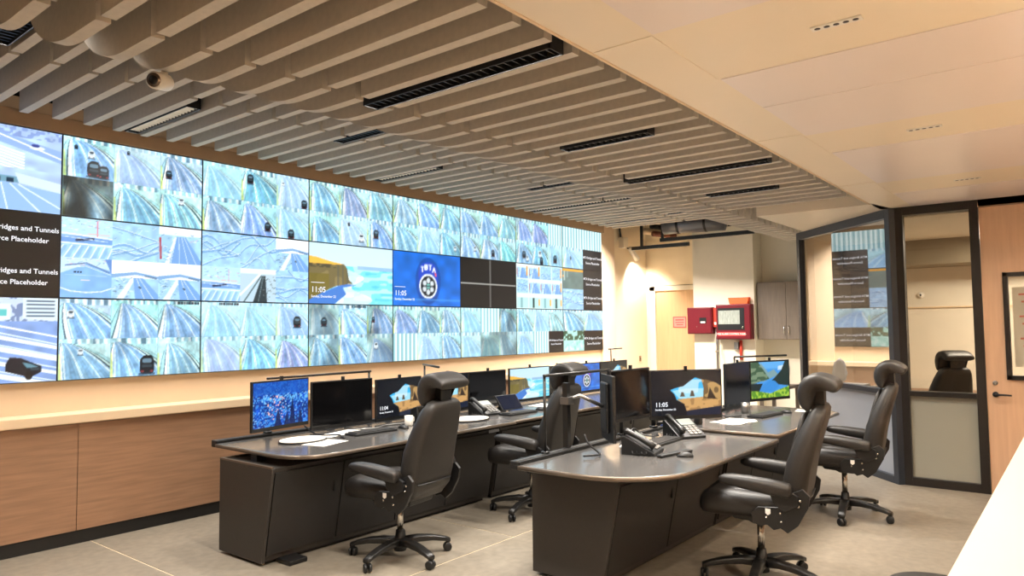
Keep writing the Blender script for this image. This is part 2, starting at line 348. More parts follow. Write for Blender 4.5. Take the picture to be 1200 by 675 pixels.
# glass room beyond the partition
struct(B().box(9.3,9.4,-3.62,Y0,0,2.75).build('wall_office',M_wall2))
struct(B().prism([(6.22,Y0),(9.4,Y0),(9.4,-3.62),(7.45,-3.62),(6.22,-4.80)],2.75,2.84).build('ceiling_office',M_wall2))
struct(box('trim_2',mat('office_bulkhead',(140,128,106),.6),None,8.6,9.3,-3.7,-8.9,2.42,2.75))
struct(box('trim_3',M_ledge,None,9.27,9.3,-3.7,-8.9,1.86,1.875))
t=thing('added_office_light','flat white ceiling light added out of view in the glass fronted office','light',(7.7,-6.2,2.75))
B().box(7.4,8.0,-6.8,-5.6,2.715,2.75).build('frame',M_white,t); B().box(7.43,7.97,-6.77,-5.63,2.712,2.716).build('diffuser',emit('added_office_glow',(255,232,196),3),t)
area('added_office_lamp',(7.7,-6.2,2.70),.55,1.1,120,WARM)  # unseen ceiling fixture added to light the office behind the glass

# ================================================================== PICTURES (procedural, one colour per vertex)
def C(r,g,b): return np.array([r,g,b],float)
class Pic:
    def __init__(s,w,h,aspect=16/9):
        s.w,s.h=w,h; s.ss=2; W,H=w*2,h*2
        s.a=np.zeros((H,W,3)); s.asp=aspect
        s.U,s.V=np.meshgrid((np.arange(W)+.5)/W,(np.arange(H)+.5)/H)
    def sub(s,u0,v0,u1,v1):
        H,W=s.a.shape[:2]; i0,i1=int(round(v0*H)),int(round(v1*H)); j0,j1=int(round(u0*W)),int(round(u1*W))
        q=Pic.__new__(Pic); q.a=s.a[i0:i1,j0:j1]; h,w=q.a.shape[:2]; q.asp=s.asp*(u1-u0)/(v1-v0)
        q.U,q.V=np.meshgrid((np.arange(w)+.5)/w,(np.arange(h)+.5)/h); return q
    def fill(s,mask,c,al=1.):
        c=np.asarray(c,float); m=(mask.astype(float)*al)[...,None]; s.a[...]=s.a*(1-m)+c*m
    def bg(s,c): s.a[...]=c
    def poly(s,P,c,al=1.):
        m=np.zeros(s.U.shape,bool); n=len(P)
        for i in range(n):
            x0,y0=P[i]; x1,y1=P[(i+1)%n]
            if y0==y1: continue
            cr=((y0>s.V)!=(y1>s.V))&(s.U<(x1-x0)*(s.V-y0)/(y1-y0)+x0); m^=cr
        s.fill(m,c,al); return m
    def ell(s,cx,cy,rx,ry,c,al=1.): s.fill(((s.U-cx)/rx)**2+((s.V-cy)/ry)**2<1,c,al)
    def rect(s,u0,v0,u1,v1,c,al=1.): s.fill((s.U>=u0)&(s.U<u1)&(s.V>=v0)&(s.V<v1),c,al)
    def line(s,P,wd,c,al=1.):
        for (x0,y0),(x1,y1) in zip(P[:-1],P[1:]):
            dx,dy=(x1-x0)*s.asp,y1-y0; L=dx*dx+dy*dy+1e-9
            t=np.clip(((s.U-x0)*s.asp*dx+(s.V-y0)*dy)/L,0,1)
            d=np.hypot((s.U-x0)*s.asp-t*dx,(s.V-y0)-t*dy); s.fill(d<wd,c,al)
    def noise(s,sx,sy,seed):
        r=np.random.RandomState(seed); gx,gy=int(sx)+2,int(sy)+2; g=r.rand(gy,gx)
        x=s.U*sx; y=s.V*sy; i=x.astype(int); j=y.astype(int); fx=x-i; fy=y-j; fx=fx*fx*(3-2*fx); fy=fy*fy*(3-2*fy)
        return (g[j,i]*(1-fx)+g[j,i+1]*fx)*(1-fy)+(g[j+1,i]*(1-fx)+g[j+1,i+1]*fx)*fy
    def tint(s,n,amt): s.a[...]=np.clip(s.a*(1+(n[...,None]-.5)*amt),0,255)
    def colors(s):
        H,W=s.a.shape[:2]; return np.clip(s.a,0,255).reshape(H//2,2,W//2,2,3).mean((1,3))

def car(p,x,y,sz,dark=True,red=False):
    a=1/p.asp; q=lambda cx,cy,rx,ry,c: p.fill(abs((p.U-cx)/rx)**4+abs((p.V-cy)/ry)**4<1,c)
    body=C(34,44,52) if dark else C(232,240,244)
    q(x,y-sz*.1,sz*a*.78,sz*.95,body); q(x+sz*a*.05,y+sz*.62,sz*a*.55,sz*.40,body*.9); q(x,y+sz*.42,sz*a*.5,sz*.24,C(120,150,168) if dark else C(60,80,95))
    q(x,y-sz*.15,sz*a*.55,sz*.16,C(70,88,98) if dark else C(200,214,222)); q(x-sz*a*.5,y-sz*.72,sz*a*.16,sz*.12,C(150,70,78) if dark else C(120,130,140)); q(x+sz*a*.5,y-sz*.72,sz*a*.16,sz*.12,C(150,70,78) if dark else C(120,130,140))
    p.fill(abs((p.U-x)/(sz*a*.9))**4+abs((p.V-(y-sz*1.02))/(sz*.16))**4<1,C(60,80,95),.6)
def blocks(p,u0,v0,u1,v1,c,seed,n=9):
    r=np.random.RandomState(seed); x=u0
    while x<u1:
        w=(u1-u0)/n*(.5+r.rand()*.6); p.rect(x,v0,min(x+w,u1),v1,c); x+=w*1.35
def tunnel(p,seed,dark=0.,flip=False,cars=None,caption=None):
    r=np.random.RandomState(seed); U=(1-p.U) if flip else p.U; V=p.V
    pale=r.rand()<.25
    wall=C(196,236,240)+r.randn(3)*6; p.bg(wall); vx=.06+.20*r.rand(); vy=.84+.10*r.rand(); l=.0+.24*r.rand()
    p.tint(p.noise(5,3,seed),.14)
    s=np.clip((vy-V)/vy,0,1); pw=.42+.24*r.rand(); R1=1.0+.30*r.rand()
    left=vx+(l-vx)*s**1.6; right=vx+.03+(R1-vx)*s**pw; fr=(U-left)/(right-left+1e-6); road=(V<vy)&(fr>0)&(fr<1)
    topb=.84+.06*r.rand(); up=(V>topb)&(fr>1.1)|(V>topb+.08); ph=seed*1.7; fq=30+16*r.rand()
    p.fill(up&(np.sin(U*fq+ph+V*2)>.1),C(150,194,212),.6); p.fill(up&(np.sin(U*fq*.5+ph)>.7),C(84,116,140),.55); p.fill(up&(np.sin(U*fq+ph+V*2)<-.55),C(246,254,255),.8)
    base=C(160,200,226)+r.randn(3)*9; p.fill(road,base)
    st=np.sin(fr*(34+12*r.rand())+seed)*.5+np.sin(fr*83+seed)*.5; p.a[road]=np.clip(p.a[road]*(1+.07*st[road][:,None]),0,255)
    for k,wd in ((.04,.012),(.33,.008),(.36,.006),(.66,.010),(.94,.02)): p.fill(road&(abs(fr-k)<wd+.008*(1-s)),C(238,250,252),.85)
    for k in (.2,.5,.8): p.fill(road&(abs(fr-k)<.05),C(116,160,196),.30 if pale else .5)
    out=(V<vy)&(fr>=1); dkc=C(40,56,60)
    p.fill(out&(fr<1.05),dkc,.45 if pale else .92); p.fill(out&(fr>=1.05)&(fr<1.12),C(214,240,238),.95); p.fill(out&(fr>=1.12)&(fr<1.155),dkc,.3 if pale else .75); p.fill(out&(fr>=1.155)&(fr<1.30),C(168,214,220),.7); p.fill(out&(fr>=1.30)&(fr<1.33),C(90,120,128),.5)
    lo=(V<vy)&(fr<=0); p.fill(lo&(fr>-.08),C(240,252,250)); p.fill(lo&(fr<-.08)&(fr>-.115),C(62,92,108),.3 if pale else .85); p.fill(lo&(fr<-.115)&(fr>-.22),C(176,220,232),.8); p.fill(lo&(fr<-.22)&(fr>-.25),C(80,112,124),.3 if pale else .6)
    if r.rand()<.55: p.fill((U<.02+.05*(1-V))&(V<vy*.7),C(214,232,140),.8)
    p.tint(p.noise(26,16,seed+3),.16); p.tint(p.noise(4,3,seed+5),.22)
    if pale: p.a[...]=p.a*.62+C(205,234,248)*.38
    if dark: p.a[...]=p.a*(1-dark*np.clip(p.noise(3,2,seed+9)*1.4,0,1)[...,None])+C(40,50,20)*dark*.25
    for cx,cy,sz,dk in (cars or []): car(p,cx,cy,sz,dk)
    if caption is not None: blocks(p,caption,.91,.97,.975,C(50,60,70),seed)
    p.rect(0,0,.014,1,C(150,190,205),.6); p.rect(0,0,1,.012,C(150,190,205),.6)
def stripes(p,n=8):
    p.bg(C(232,250,250)); p.fill(np.sin(p.U*n*2*math.pi)>.15,C(160,205,212)); p.fill(abs(np.sin(p.U*n*2*math.pi)-.15)<.2,C(120,165,175),.5)
def scatter(p,seed,n,box,cols,sz=(.006,.02),al=.8):
    r=np.random.RandomState(seed); u0,v0,u1,v1=box
    for _ in range(n):
        x=u0+(u1-u0)*r.rand(); y=v0+(v1-v0)*r.rand(); w=sz[0]+(sz[1]-sz[0])*r.rand(); L=.02+.07*r.rand(); p.line([(x,y),(x+L,y+L*r.randn()*.5)],w*.5,C(*cols[r.randint(len(cols))]),al)
def snow(p,seed,kind):
    r=np.random.RandomState(seed); p.bg(C(178,216,246)); p.tint(p.noise(9,7,seed),.14); G=[(110,140,170),(235,246,255),(150,190,225),(245,250,255),(220,180,190)]
    if kind==0:   # plaza with bays
        p.rect(0,.5,1,1,C(196,230,248)); scatter(p,seed,46,(0,.68,1,.97),G); 
        p.rect(0,.38,1,.55,C(128,170,222),.9); p.line([(.3,.44),(.62,.49)],.03,C(52,66,104)); p.line([(0,.6),(1,.52)],.02,C(235,248,255)); p.line([(0,.36),(1,.33)],.015,C(240,250,255)); p.line([(0,.52),(.9,.44)],.008,C(225,240,252))
        for k in range(7): p.line([(.05+.16*k,.3),(-.12+.17*k,-.02)],.014,C(235,246,255)); p.poly([(.07+.16*k,.29),(.13+.16*k,.29),(-.0+.17*k,0),(-.1+.17*k,0)],C(140,184,228),.5)
        p.rect(.69,.55,.71,.95,C(220,150,170)); p.line([(.5,.62),(.95,.60)],.01,C(230,190,180))
    elif kind==1: # barrel view
        p.bg(C(150,194,242)); p.tint(p.noise(8,6,seed),.08); p.poly([(0,1),(1,1),(1,.7),(.5,.86),(0,.6)],C(205,230,250)); scatter(p,seed,40,(.1,.78,.9,.98),G)
        p.line([(0,.25),(.2,.17),(.5,.14),(.8,.17),(1,.26)],.012,C(246,250,226)); p.line([(.1,.8),(.5,.88),(.95,.66)],.014,C(96,128,176)); p.line([(.05,.74),(.5,.80),(.98,.6)],.008,C(225,240,252)); blocks(p,.26,.62,.42,.67,C(40,50,70),seed,4); p.line([(.4,.45),(.56,.45)],.01,C(238,226,214)); p.line([(.1,.58),(.9,.56)],.008,C(186,216,246)); p.poly([(.86,1),(1,1),(1,.62)],C(96,140,205),.8)
    elif kind==2: # wide road
        p.rect(0,.78,1,1,C(238,246,255)); scatter(p,seed,40,(0,.62,1,.84),G,al=.9)
        p.poly([(.38,.75),(.62,.75),(1.05,0),(.2,0)],C(136,178,226))
        for k in (.40,.46,.52,.58): p.line([(k,.74),(.2+(k-.38)*3.4,0)],.007,C(232,244,255))
        p.poly([(.14,.0),(.24,0),(.40,.74),(.36,.74)],C(240,248,255),.9); p.poly([(0,.7),(.05,.7),(.07,.1),(.02,.1)],C(186,100,110)); scatter(p,seed+1,24,(.08,.05,.26,.5),[(60,90,150),(120,170,215),(235,245,255)])
    elif kind==3: # snow field with overpass
        p.rect(0,.55,1,1,C(248,252,255)); p.poly([(0,.64),(.5,.72),(1,.62),(1,.56),(.5,.64),(0,.54)],C(146,184,222)); scatter(p,seed,44,(0,.0,.42,.55),[(84,110,132),(150,180,205),(240,248,255)]); p.poly([(.25,0),(.5,.55),(.4,.55),(.1,0)],C(244,250,255),.8)
        p.poly([(.45,.56),(.66,.56),(1.1,0),(.5,0)],C(136,180,228)); p.line([(.52,.55),(.70,0)],.007,C(240,248,255)); p.line([(.58,.55),(.90,0)],.007,C(240,248,255)); p.line([(.58,.32),(.61,.30)],.02,C(70,90,110)); p.line([(.7,.62),(.95,.57)],.02,C(110,140,170))
    elif kind==4: # curving ramps
        for k in range(6):
            y=r.rand(); sl=r.randn()*.35; cv=r.randn()*.12; wd=.012+.022*r.rand(); q=[(u/8,y+sl*(u/8-.5)+cv*math.sin(u*.8+k)) for u in range(9)]
            p.line(q,wd,C(140,184,226),.85); p.line([(u,v+wd) for u,v in q],.006,C(242,250,255)); p.line([(u,v-wd) for u,v in q],.005,C(106,142,176),.8)
        scatter(p,seed,60,(0,.0,1,1),[(240,248,255),(120,150,176),(225,238,250),(200,220,190),(150,190,228)],(.004,.014),.7)
    else:         # dark bridge view
        p.bg(C(196,218,230)); p.poly([(.35,0),(.6,.8),(.7,.8),(.75,0)],C(64,80,86)); p.line([(0,.2),(.55,.85)],.03,C(240,248,250)); p.line([(.1,0),(.58,.8)],.02,C(104,126,132)); scatter(p,seed,40,(.6,.1,.95,.95),[(48,58,62),(90,104,110),(200,214,220)],al=.9); p.rect(0,.85,1,1,C(232,242,248)); p.line([(.5,0),(.64,.8)],.01,C(150,170,176))
def big_road(p,seed):
    p.bg(C(150,178,225)); p.tint(p.noise(10,8,seed),.12); n=p.noise(40,20,seed)
    p.rect(0,.72,1,1,C(205,220,240)); p.fill((p.V>.72)&(n>.55),C(110,130,170),.7); p.poly([(.62,.75),(.62,1),(1,1),(1,.72)],C(220,235,245))
    for k in range(5): p.rect(.66,.77+.045*k,.96,.79+.045*k,C(90,110,130),.8)
    p.poly([(.3,.72),(.3,.92),(.5,.92),(.5,.74)],C(225,245,245)); p.rect(.36,.78,.46,.86,C(120,205,205)); p.line([(.2,.68),(.2,.9)],.012,C(60,80,90))
    for y,s in ((.64,.02),(.5,.04),(.36,.05),(.2,.04),(.05,.05)): p.poly([(-.1,y+.12),(-.1,y+.12+s*1.3),(1,y-.12+s),(1,y-.12)],C(238,246,252)); p.line([(0,y+.04),(1,y-.2)],.008,C(225,238,250))
    q=lambda P: [(u*.85+.46,v) for u,v in P]
    p.poly(q([(0,.22),(.05,.30),(.18,.29),(.3,.24),(.44,.19),(.44,.12),(.3,.06),(.18,.09),(0,.14)]),C(30,38,52)); p.poly(q([(.2,.24),(.3,.22),(.4,.18),(.26,.17)]),C(120,160,175)); p.ell(.70,.08,.04,.05,C(15,18,24)); p.rect(.72,.14,.81,.17,C(70,90,100))
def toll(p,seed,k):
    p.bg(C(195,218,250)); p.tint(p.noise(8,6,seed),.2); n=p.noise(30,16,seed)
    if k==0:
        p.fill((p.V>.75)&(n>.5),C(120,140,200),.5); p.poly([(.0,.9),(.0,.7),(1,.25),(1,.55)],C(165,192,235)); p.line([(.1,.85),(1,.36)],.015,C(250,253,255))
        for j in range(7): p.line([(-.1,.62-.07*j),(.55,.36-.07*j)],.02,C(248,252,255))
        p.ell(.7,.55,.09,.05,C(232,245,250)); p.ell(.68,.6,.05,.04,C(80,90,160))
    else:
        p.poly([(0,.72),(1,.52),(1,0),(0,0)],C(165,198,240)); p.rect(0,.66,.5,.80,C(120,165,180),.8); 
        for j in range(3): p.rect(.06+.15*j,.66,.14+.15*j,.76,C(50,75,95))
        for j in range(4): p.line([(.2+.1*j,.62),(.0+.38*j,0)],.012,C(240,250,255))
        p.poly([(.45,.9),(1,.75),(1,.52),(.5,.66)],C(215,232,252))
def cliff(p):
    p.bg(C(190,228,245)); U,V=p.U,p.V
    p.fill(V>.62,C(205,232,244)); p.a[...]=p.a+((V-.6)*18)[...,None]*C(-1,0,.6)*(V>.6)[...,None]
    sea=V<.645; p.fill(sea,C(120,218,240)); n=p.noise(9,22,5); p.fill(sea&(n>.62),C(195,240,250),.8); p.fill(sea&(n<.22),C(80,196,232),.7)
    p.fill((V>.60)&(V<.665)&(U>.55),C(150,185,225),.85); foam=sea&(U<.66-.28*V+.10*np.sin(V*17))&(U>.3); p.fill(foam,C(225,245,250),.75); p.fill(foam&(p.noise(14,14,8)>.6),C(245,252,255),.8)
    p.poly([(0,0),(.28,.0),(.42,.17),(.38,.28),(.55,.33),(.38,.34),(.2,.22),(0,.12)],C(70,125,205))
    m=p.poly([(0,.76),(.08,.75),(.26,.69),(.40,.665),(.43,.60),(.45,.42),(.50,.345),(.44,.345),(.30,.30),(.16,.20),(0,.06)],C(116,104,66))
    k=p.noise(20,5,9); p.fill(m&(k>.55),C(142,128,84),.8); p.fill(m&(U>.30)&(np.sin(U*120)>.2),C(86,88,80),.6); p.fill(m&(V<.5)&(U<.22),C(112,100,34),.7)
    p.poly([(0,.775),(.08,.765),(.26,.70),(.40,.67),(.28,.655),(.12,.665),(0,.64)],C(240,184,70)); p.fill((V>.60)&(V<.66)&(U<.30)&(p.noise(40,30,3)>.5),C(70,66,50),.8)
def badge(p):
    p.bg(C(22,104,205)); p.tint(p.noise(10,7,4),.28); a=1/p.asp
    p.ell(.5,.48,.33*a,.44,C(10,50,130),.55)
    sh=[(.5-.20*a*1.28,.62),(.5-.13*a*1.28,.80),(.5,.84),(.5+.13*a*1.28,.80),(.5+.20*a*1.28,.62),(.5+.24*a,.36),(.5+.17*a,.2),(.5,.13),(.5-.17*a,.2),(.5-.24*a,.36)]
    p.poly([(x,y+.0) for x,y in sh],C(34,70,190)); cx,cy=.5,.38
    p.ell(cx,cy,.235*a,.235,C(225,232,240)); p.ell(cx,cy,.195*a,.195,C(20,26,34))
    for k in range(6):
        t=k*math.pi/3+.5; p.ell(cx+.11*a*math.cos(t),cy+.11*math.sin(t),.05*a,.05,C(205,215,220)); 
    p.ell(cx,cy,.05*a,.05,C(120,200,190)); p.line([(cx-.19*a,cy),(cx+.19*a,cy)],.012,C(20,26,34))
    # arched letters T B T A
    glyph={'T':[[(-.5,1),(.5,1)],[(0,1),(0,0)]],'B':[[(-.4,0),(-.4,1),(.3,.95),(.35,.6),(-.4,.5),(.4,.4),(.35,.05),(-.4,0)]],'A':[[(-.45,0),(0,1),(.45,0)],[(-.25,.4),(.25,.4)]]}
    for ch,x,y in (('T',-.15,.655),('B',-.052,.695),('T',.052,.695),('A',.15,.655)):
        for st in glyph[ch]: p.line([(.5+(x+q[0]*.075)*a,y+q[1]*.085) for q in st],.013,C(240,243,250))
    p.poly([(.5+.16*a,.66),(.5+.22*a,.62),(.5+.21*a,.55),(.5+.17*a,.6)],C(225,90,110))
    p.rect(0,.115,1,.145,C(90,160,225),.6)
def cave(p):
    p.bg(C(14,18,26)); p.poly([(.27,.58),(.34,.62),(.46,.66),(.56,.78),(.63,.85),(.72,.80),(.80,.78),(.93,.70),(1,.62),(1,.14),(.50,.10),(.47,.26),(.36,.36),(.33,.48)],C(58,182,238))
    p.poly([(.30,.56),(.48,.6),(.74,.6),(.74,.40),(.40,.38)],C(160,220,240)); p.fill((p.V>.5)&(p.V<.8)&(p.noise(7,7,2)>.6)&(p.U>.35)&(p.U<.72)&(p.a[...,2]>150),C(215,235,245),.7)
    m=p.poly([(.36,.37),(.72,.41),(1,.40),(1,.13),(.50,.10),(.47,.26)],C(206,160,100)); p.fill(m&(p.noise(12,20,6)>.6),C(150,112,70),.7)
    m=p.poly([(.72,.80),(.80,.79),(.93,.72),(1,.64),(1,.34),(.86,.36),(.74,.37),(.75,.6)],C(186,148,92)); p.fill(m&(p.noise(14,9,7)>.55),C(96,74,48),.8); p.poly([(.80,.37),(.84,.62),(.93,.36)],C(60,46,36))
    for x,h in ((.44,.10),(.58,.13)): p.poly([(x-.03,.43),(x-.01,.43+h),(x+.02,.43+h*.9),(x+.04,.43)],C(92,78,62))
    p.poly([(.50,.11),(1,.20),(1,0),(.5,0)],C(26,34,54))
def city(p):
    p.bg(C(16,70,170)); n=p.noise(36,26,11); n2=p.noise(12,8,12); p.tint(n2,.7)
    p.fill(n>.62,C(60,150,235),.8); p.fill((n<.2),C(8,34,110),.8); p.fill(p.noise(60,40,13)>.80,C(150,205,250),.9)
    p.fill((p.V>.72),C(22,84,185),.7); p.fill((abs(p.V-.62)<.06)&(p.noise(50,30,15)>.6),C(120,200,250),.8)
    p.fill((np.hypot((p.U-.42)*1.7,p.V-.42)<.3)&(p.noise(45,30,14)>.72),C(250,190,180),.95)
    for x,h,w in ((.70,.62,.06),(.44,.38,.07),(.60,.30,.05),(.85,.34,.05)):
        p.poly([(x-w,0),(x-w*.5,h*.45),(x-w*.6,h*.5),(x,h),(x+w*.6,h*.5),(x+w*.5,h*.45),(x+w,0)],C(8,24,74),.85)
def lake(p):
    p.bg(C(70,150,225)); p.fill(p.V>.8,C(120,190,240),.6); p.fill((p.noise(8,6,3)>.62)&(p.V>.75),C(225,238,246),.8)
    p.poly([(.25,.98),(.45,.70),(.6,.78),(.72,.62),(.3,.45)],C(126,160,165)); m=p.poly([(0,1),(.2,1),(.36,.72),(.48,.52),(0,.4)],C(62,92,70)); p.fill(m&(p.noise(10,16,4)>.55),C(140,160,130),.7)
    p.poly([(.9,1),(1,1),(1,.3),(.45,.40),(.62,.55),(.8,.75)],C(38,54,50)); p.poly([(.2,.18),(.30,.36),(.48,.48),(.62,.46),(.74,.32),(.6,.16)],C(60,140,215)); p.poly([(0,.42),(.30,.40),(.2,.18),(0,.2)],C(30,44,46))
    m=p.poly([(0,0),(0,.22),(.2,.2),(.5,.12),(.75,.22),(1,.30),(1,0)],C(84,140,40)); p.fill(m&(p.noise(30,18,5)>.55),C(180,210,70),.8)
def mosaic(p,seed):
    p.bg(C(225,245,242)); r=np.random.RandomState(seed)
    for j in range(3):
        for i in range(4):
            u0,v0=.02+.245*i,.03+.325*j; w=.225; h=.29 if j else .22; q=p.sub(u0,v0,u0+w,v0+h); k=r.randint(0,4)
            if j==0: q.bg(C(195,235,235)); q.rect(.3,0,.5,1,C(60,90,90) if i%2 else C(150,190,195)); 
            else: snow(q,seed+i+4*j,4 if k<2 else 2)
            if r.rand()<.5: q.rect(.85,.2,.98,.9,C(245,185,60))
def barrier(p):
    p.bg(C(130,150,145)); p.tint(p.noise(6,5,2),.15); p.rect(0,.84,1,.95,C(245,185,60)); p.rect(.06,.4,.12,.84,C(190,205,200)); p.rect(.2,.55,.26,.84,C(160,180,178)); p.ell(.03,.6,.03,.05,C(250,190,60))
def trees(p):
    p.bg(C(190,235,225)); n=p.noise(14,10,8); p.fill((p.V>.55)&(n>.4),C(60,90,60),.85); p.fill((p.V<.5)&(p.noise(20,8,9)>.6),C(235,250,245),.7); p.fill((p.V<.5)&(p.noise(9,9,3)<.3),C(150,215,205),.7)

def picture_mesh(name,cols,P00,PX,PY,m,parent):
    """grid quad from corner P00 along PX (width) and PY (height), colours cols[h,w]"""
    h,w=cols.shape[:2]; lincol=np.where(cols/255<=.04045,cols/255/12.92,((cols/255+.055)/1.055)**2.4)
    P00=Vector(P00)-parent.location; PX=Vector(PX); PY=Vector(PY)
    gx,gy=np.meshgrid(np.arange(w)/(w-1),np.arange(h)/(h-1)); co=np.zeros((h*w,3))
    for k in range(3): co[:,k]=P00[k]+gx.ravel()*PX[k]+gy.ravel()*PY[k]
    idx=np.arange(h*w).reshape(h,w); q=np.stack([idx[:-1,:-1],idx[:-1,1:],idx[1:,1:],idx[1:,:-1]],-1).reshape(-1,4)
    me=bpy.data.meshes.new(name); me.vertices.add(h*w); me.vertices.foreach_set('co',co.ravel()); me.loops.add(q.size); me.loops.foreach_set('vertex_index',q.ravel())
    me.polygons.add(len(q)); me.polygons.foreach_set('loop_start',np.arange(0,q.size,4)); me.update(calc_edges=True)
    at=me.attributes.new('picture','FLOAT_COLOR','POINT'); at.data.foreach_set('color',np.concatenate([lincol.reshape(-1,3),np.ones((h*w,1))],1).ravel())
    me.materials.append(m); o=bpy.data.objects.new(name,me); COL.objects.link(o); o.parent=parent; return o

# ================================================================== VIDEO WALL
TW,TH,ZS=1.169,.65756,1.259
res={-1:(168,96),0:(168,96),1:(132,76),2:(108,62),3:(90,50),4:(78,44),5:(72,40),6:(72,40)}
COLN={-1:'the black panel of white text lines',0:'the plaza and barrel-view panel',1:'the snowy ramps panel',2:'the coastal cliff panel',3:'the blue badge panel',4:'the panel of four black quarters',5:'the thumbnail mosaic panel',6:'the panel with orange barrier feed'}
MID={-1:'black video wall panel with white text lines, next to the barrel-view panel',0:'video wall panel of snowy plaza, barrel view and highway feeds',1:'video wall panel of snowy ramps and dark bridge feed',2:'video wall panel showing coastal cliff and turquoise sea wallpaper',3:'video wall panel showing round badge on blue',4:'video wall panel split into four black quarters',5:'video wall panel with mosaic of tiny camera thumbnails',6:'video wall panel with orange barrier feed and white text on black'}
CARS={(0,2,0,1):[(.25,.75,.05,True),(.55,.62,.10,False),(.6,.25,.2,True),(.8,.2,.16,True)],(0,2,2,1):[(.2,.42,.11,True)],(0,2,1,1):[(.3,.82,.05,True)],(0,2,2,0):[(.5,.72,.10,False)],(1,2,1,1):[(.25,.68,.14,True)],(1,2,1,0):[(.75,.3,.13,True)],(1,2,2,1):[(.2,.7,.06,False),(.85,.15,.14,True)],(1,2,2,0):[(.45,.15,.15,True)],
 (2,2,2,0):[(.35,.48,.15,True)],(2,2,1,0):[(.35,.72,.06,True),(.8,.3,.14,False)],(4,2,1,0):[(.7,.3,.14,True)],(5,2,0,0):[(.5,.4,.15,True),(.7,.25,.12,False)],(5,2,1,0):[(.5,.5,.15,False),(.6,.2,.16,True)],(5,2,2,0):[(.5,.35,.18,True)],(3,2,2,0):[(.75,.3,.1,False)],(4,2,0,0):[(.75,.4,.1,False)],
 (0,0,0,1):[(.22,.62,.10,False)],(0,0,0,0):[(.42,.68,.08,False)],(0,0,1,0):[(.78,.30,.24,True)],(1,0,2,1):[(.65,.42,.17,True)],(2,0,0,1):[(.5,.42,.14,True)],(2,0,2,1):[(.25,.5,.09,True)],(2,0,2,0):[(.35,.6,.11,False)],(0,0,2,1):[]}
for n in range(-1,7):
    for r in range(3):
        W_,H_=res[n]; p=Pic(W_,H_); third=lambda i,j: p.sub(i/3,j/2,(i+1)/3,(j+1)/2); half=lambda i,j: p.sub(i/2,j/2,(i+1)/2,(j+1)/2)
        texts=[]
        for i in range(3):
            for j in range(2):
                if n==-1 or (n==6) or (r==1): continue
                sd=101*n+17*r+5*i+j+400; dk=0.; cap=None
                if (n,r,i,j) in ((0,2,0,0),): dk=.75
                elif r==0 and (n,i) in ((2,0),(2,2),(4,2),(4,1)): dk=.3
                if (n,r,i,j) in ((0,0,2,1),(2,0,1,1),(1,0,0,1)): cap=.45
                tunnel(third(i,j),sd,dk,False,CARS.get((n,r,i,j)),cap)
        if r==0:
            if n==3: stripes(third(0,0),6)
            if n==4: stripes(third(1,1),6)
            if n==5: stripes(third(1,0),6); third(2,0).bg(C(24,20,18)); texts.append((5/6,.25,.33))
            if n==-1: big_road(p.sub(.45,0,1,1),5); big_road(p.sub(0,0,.45,1),6)
            if n==6: tunnel(half(0,1),903); tunnel(half(1,1),905); trees(half(0,0)); half(1,0).bg(C(24,20,18)); texts.append((.75,.25,.5))
        if r==2:
            if n==5: stripes(third(2,1),6)
            if n==-1:
                for i in range(2): toll(half(i,1),50+i,0); toll(half(i,0),60+i,1)
            if n==6: stripes(p.sub(0,.5,1,1),15); tunnel(half(0,0),911,0,False,[(.4,.5,.07,True)]); half(1,0).bg(C(24,20,18)); texts.append((.75,.25,.5))
        if r==1:
            if n==-1: p.bg(C(18,16,16)); texts+=[(.75,.75,.5),(.75,.25,.5),(.25,.75,.5),(.25,.25,.5)]
            if n==0:
                for (i,j,k) in ((0,1,0),(1,1,4),(2,1,2),(0,0,1),(1,0,3),(2,0,3)): snow(third(i,j),70+i+3*j,k)
            if n==1:
                for (i,j,k) in ((0,1,4),(1,1,4),(2,1,3),(0,0,0),(1,0,5),(2,0,4)): snow(third(i,j),90+i+3*j,k)
            if n==2: cliff(p)
            if n==3: badge(p)
            if n==4:
                p.bg(C(22,21,21)); p.rect(.507,0,.521,1,C(165,165,160)); p.rect(0,.478,1,.50,C(165,165,160))
            if n==5: mosaic(p,33)
            if n==6: barrier(half(0,1)); snow(half(0,0),97,4); half(1,0).bg(C(24,20,18)); half(1,1).bg(C(24,20,18)); texts+=[(.75,.25,.5),(.75,.72,.5)]
        if not (r==1 and n in (2,3,4)): p.a[...]=255*(np.clip(p.a,0,255)/255)**1.28
        x0=n*TW; z0=ZS+r*TH
        lab = MID[n] if r==1 else 'video wall panel '+('above ' if r==2 else 'below ')+COLN[n]
        t=thing('video_display',lab,'display',(x0+TW/2,.05,z0),0,'video wall panels')
        B().box(x0+.001,x0+TW-.001,.004,.049,z0+.001,z0+TH-.001).build('housing',M_blackpl,t)
        e=.006; picture_mesh('screen',p.colors(),(x0+e,.0025,z0+e),(TW-2*e,0,0),(0,0,TH-2*e),M_wallpic,t)
        for (u,v,wd) in texts:
            s=wd*TW/.5*.046
            text('caption','MTA Bridges and Tunnels',s,M_text,t,(x0+u*TW,.0005,z0+v*TH+s*.35),(1,0,0),(0,0,1),'CENTER',.0006)
            text('caption','Source Placeholder',s,M_text,t,(x0+u*TW-(.0),.0005,z0+v*TH-s*1.25),(1,0,0),(0,0,1),'CENTER',.0006)
        if r==1 and n in (2,3):
            text('clock','11:05',.085,M_text,t,(x0+.03,.0005,z0+.125),(1,0,0),(0,0,1),'LEFT',.0008); text('date','Sunday, December 22',.036,M_text,t,(x0+.03,.0005,z0+.07),(1,0,0),(0,0,1),'LEFT',.0006)
            B().box(x0+.03,x0+.2,.0005,.002,z0+.225,z0+.231).build('rule',M_text,t)

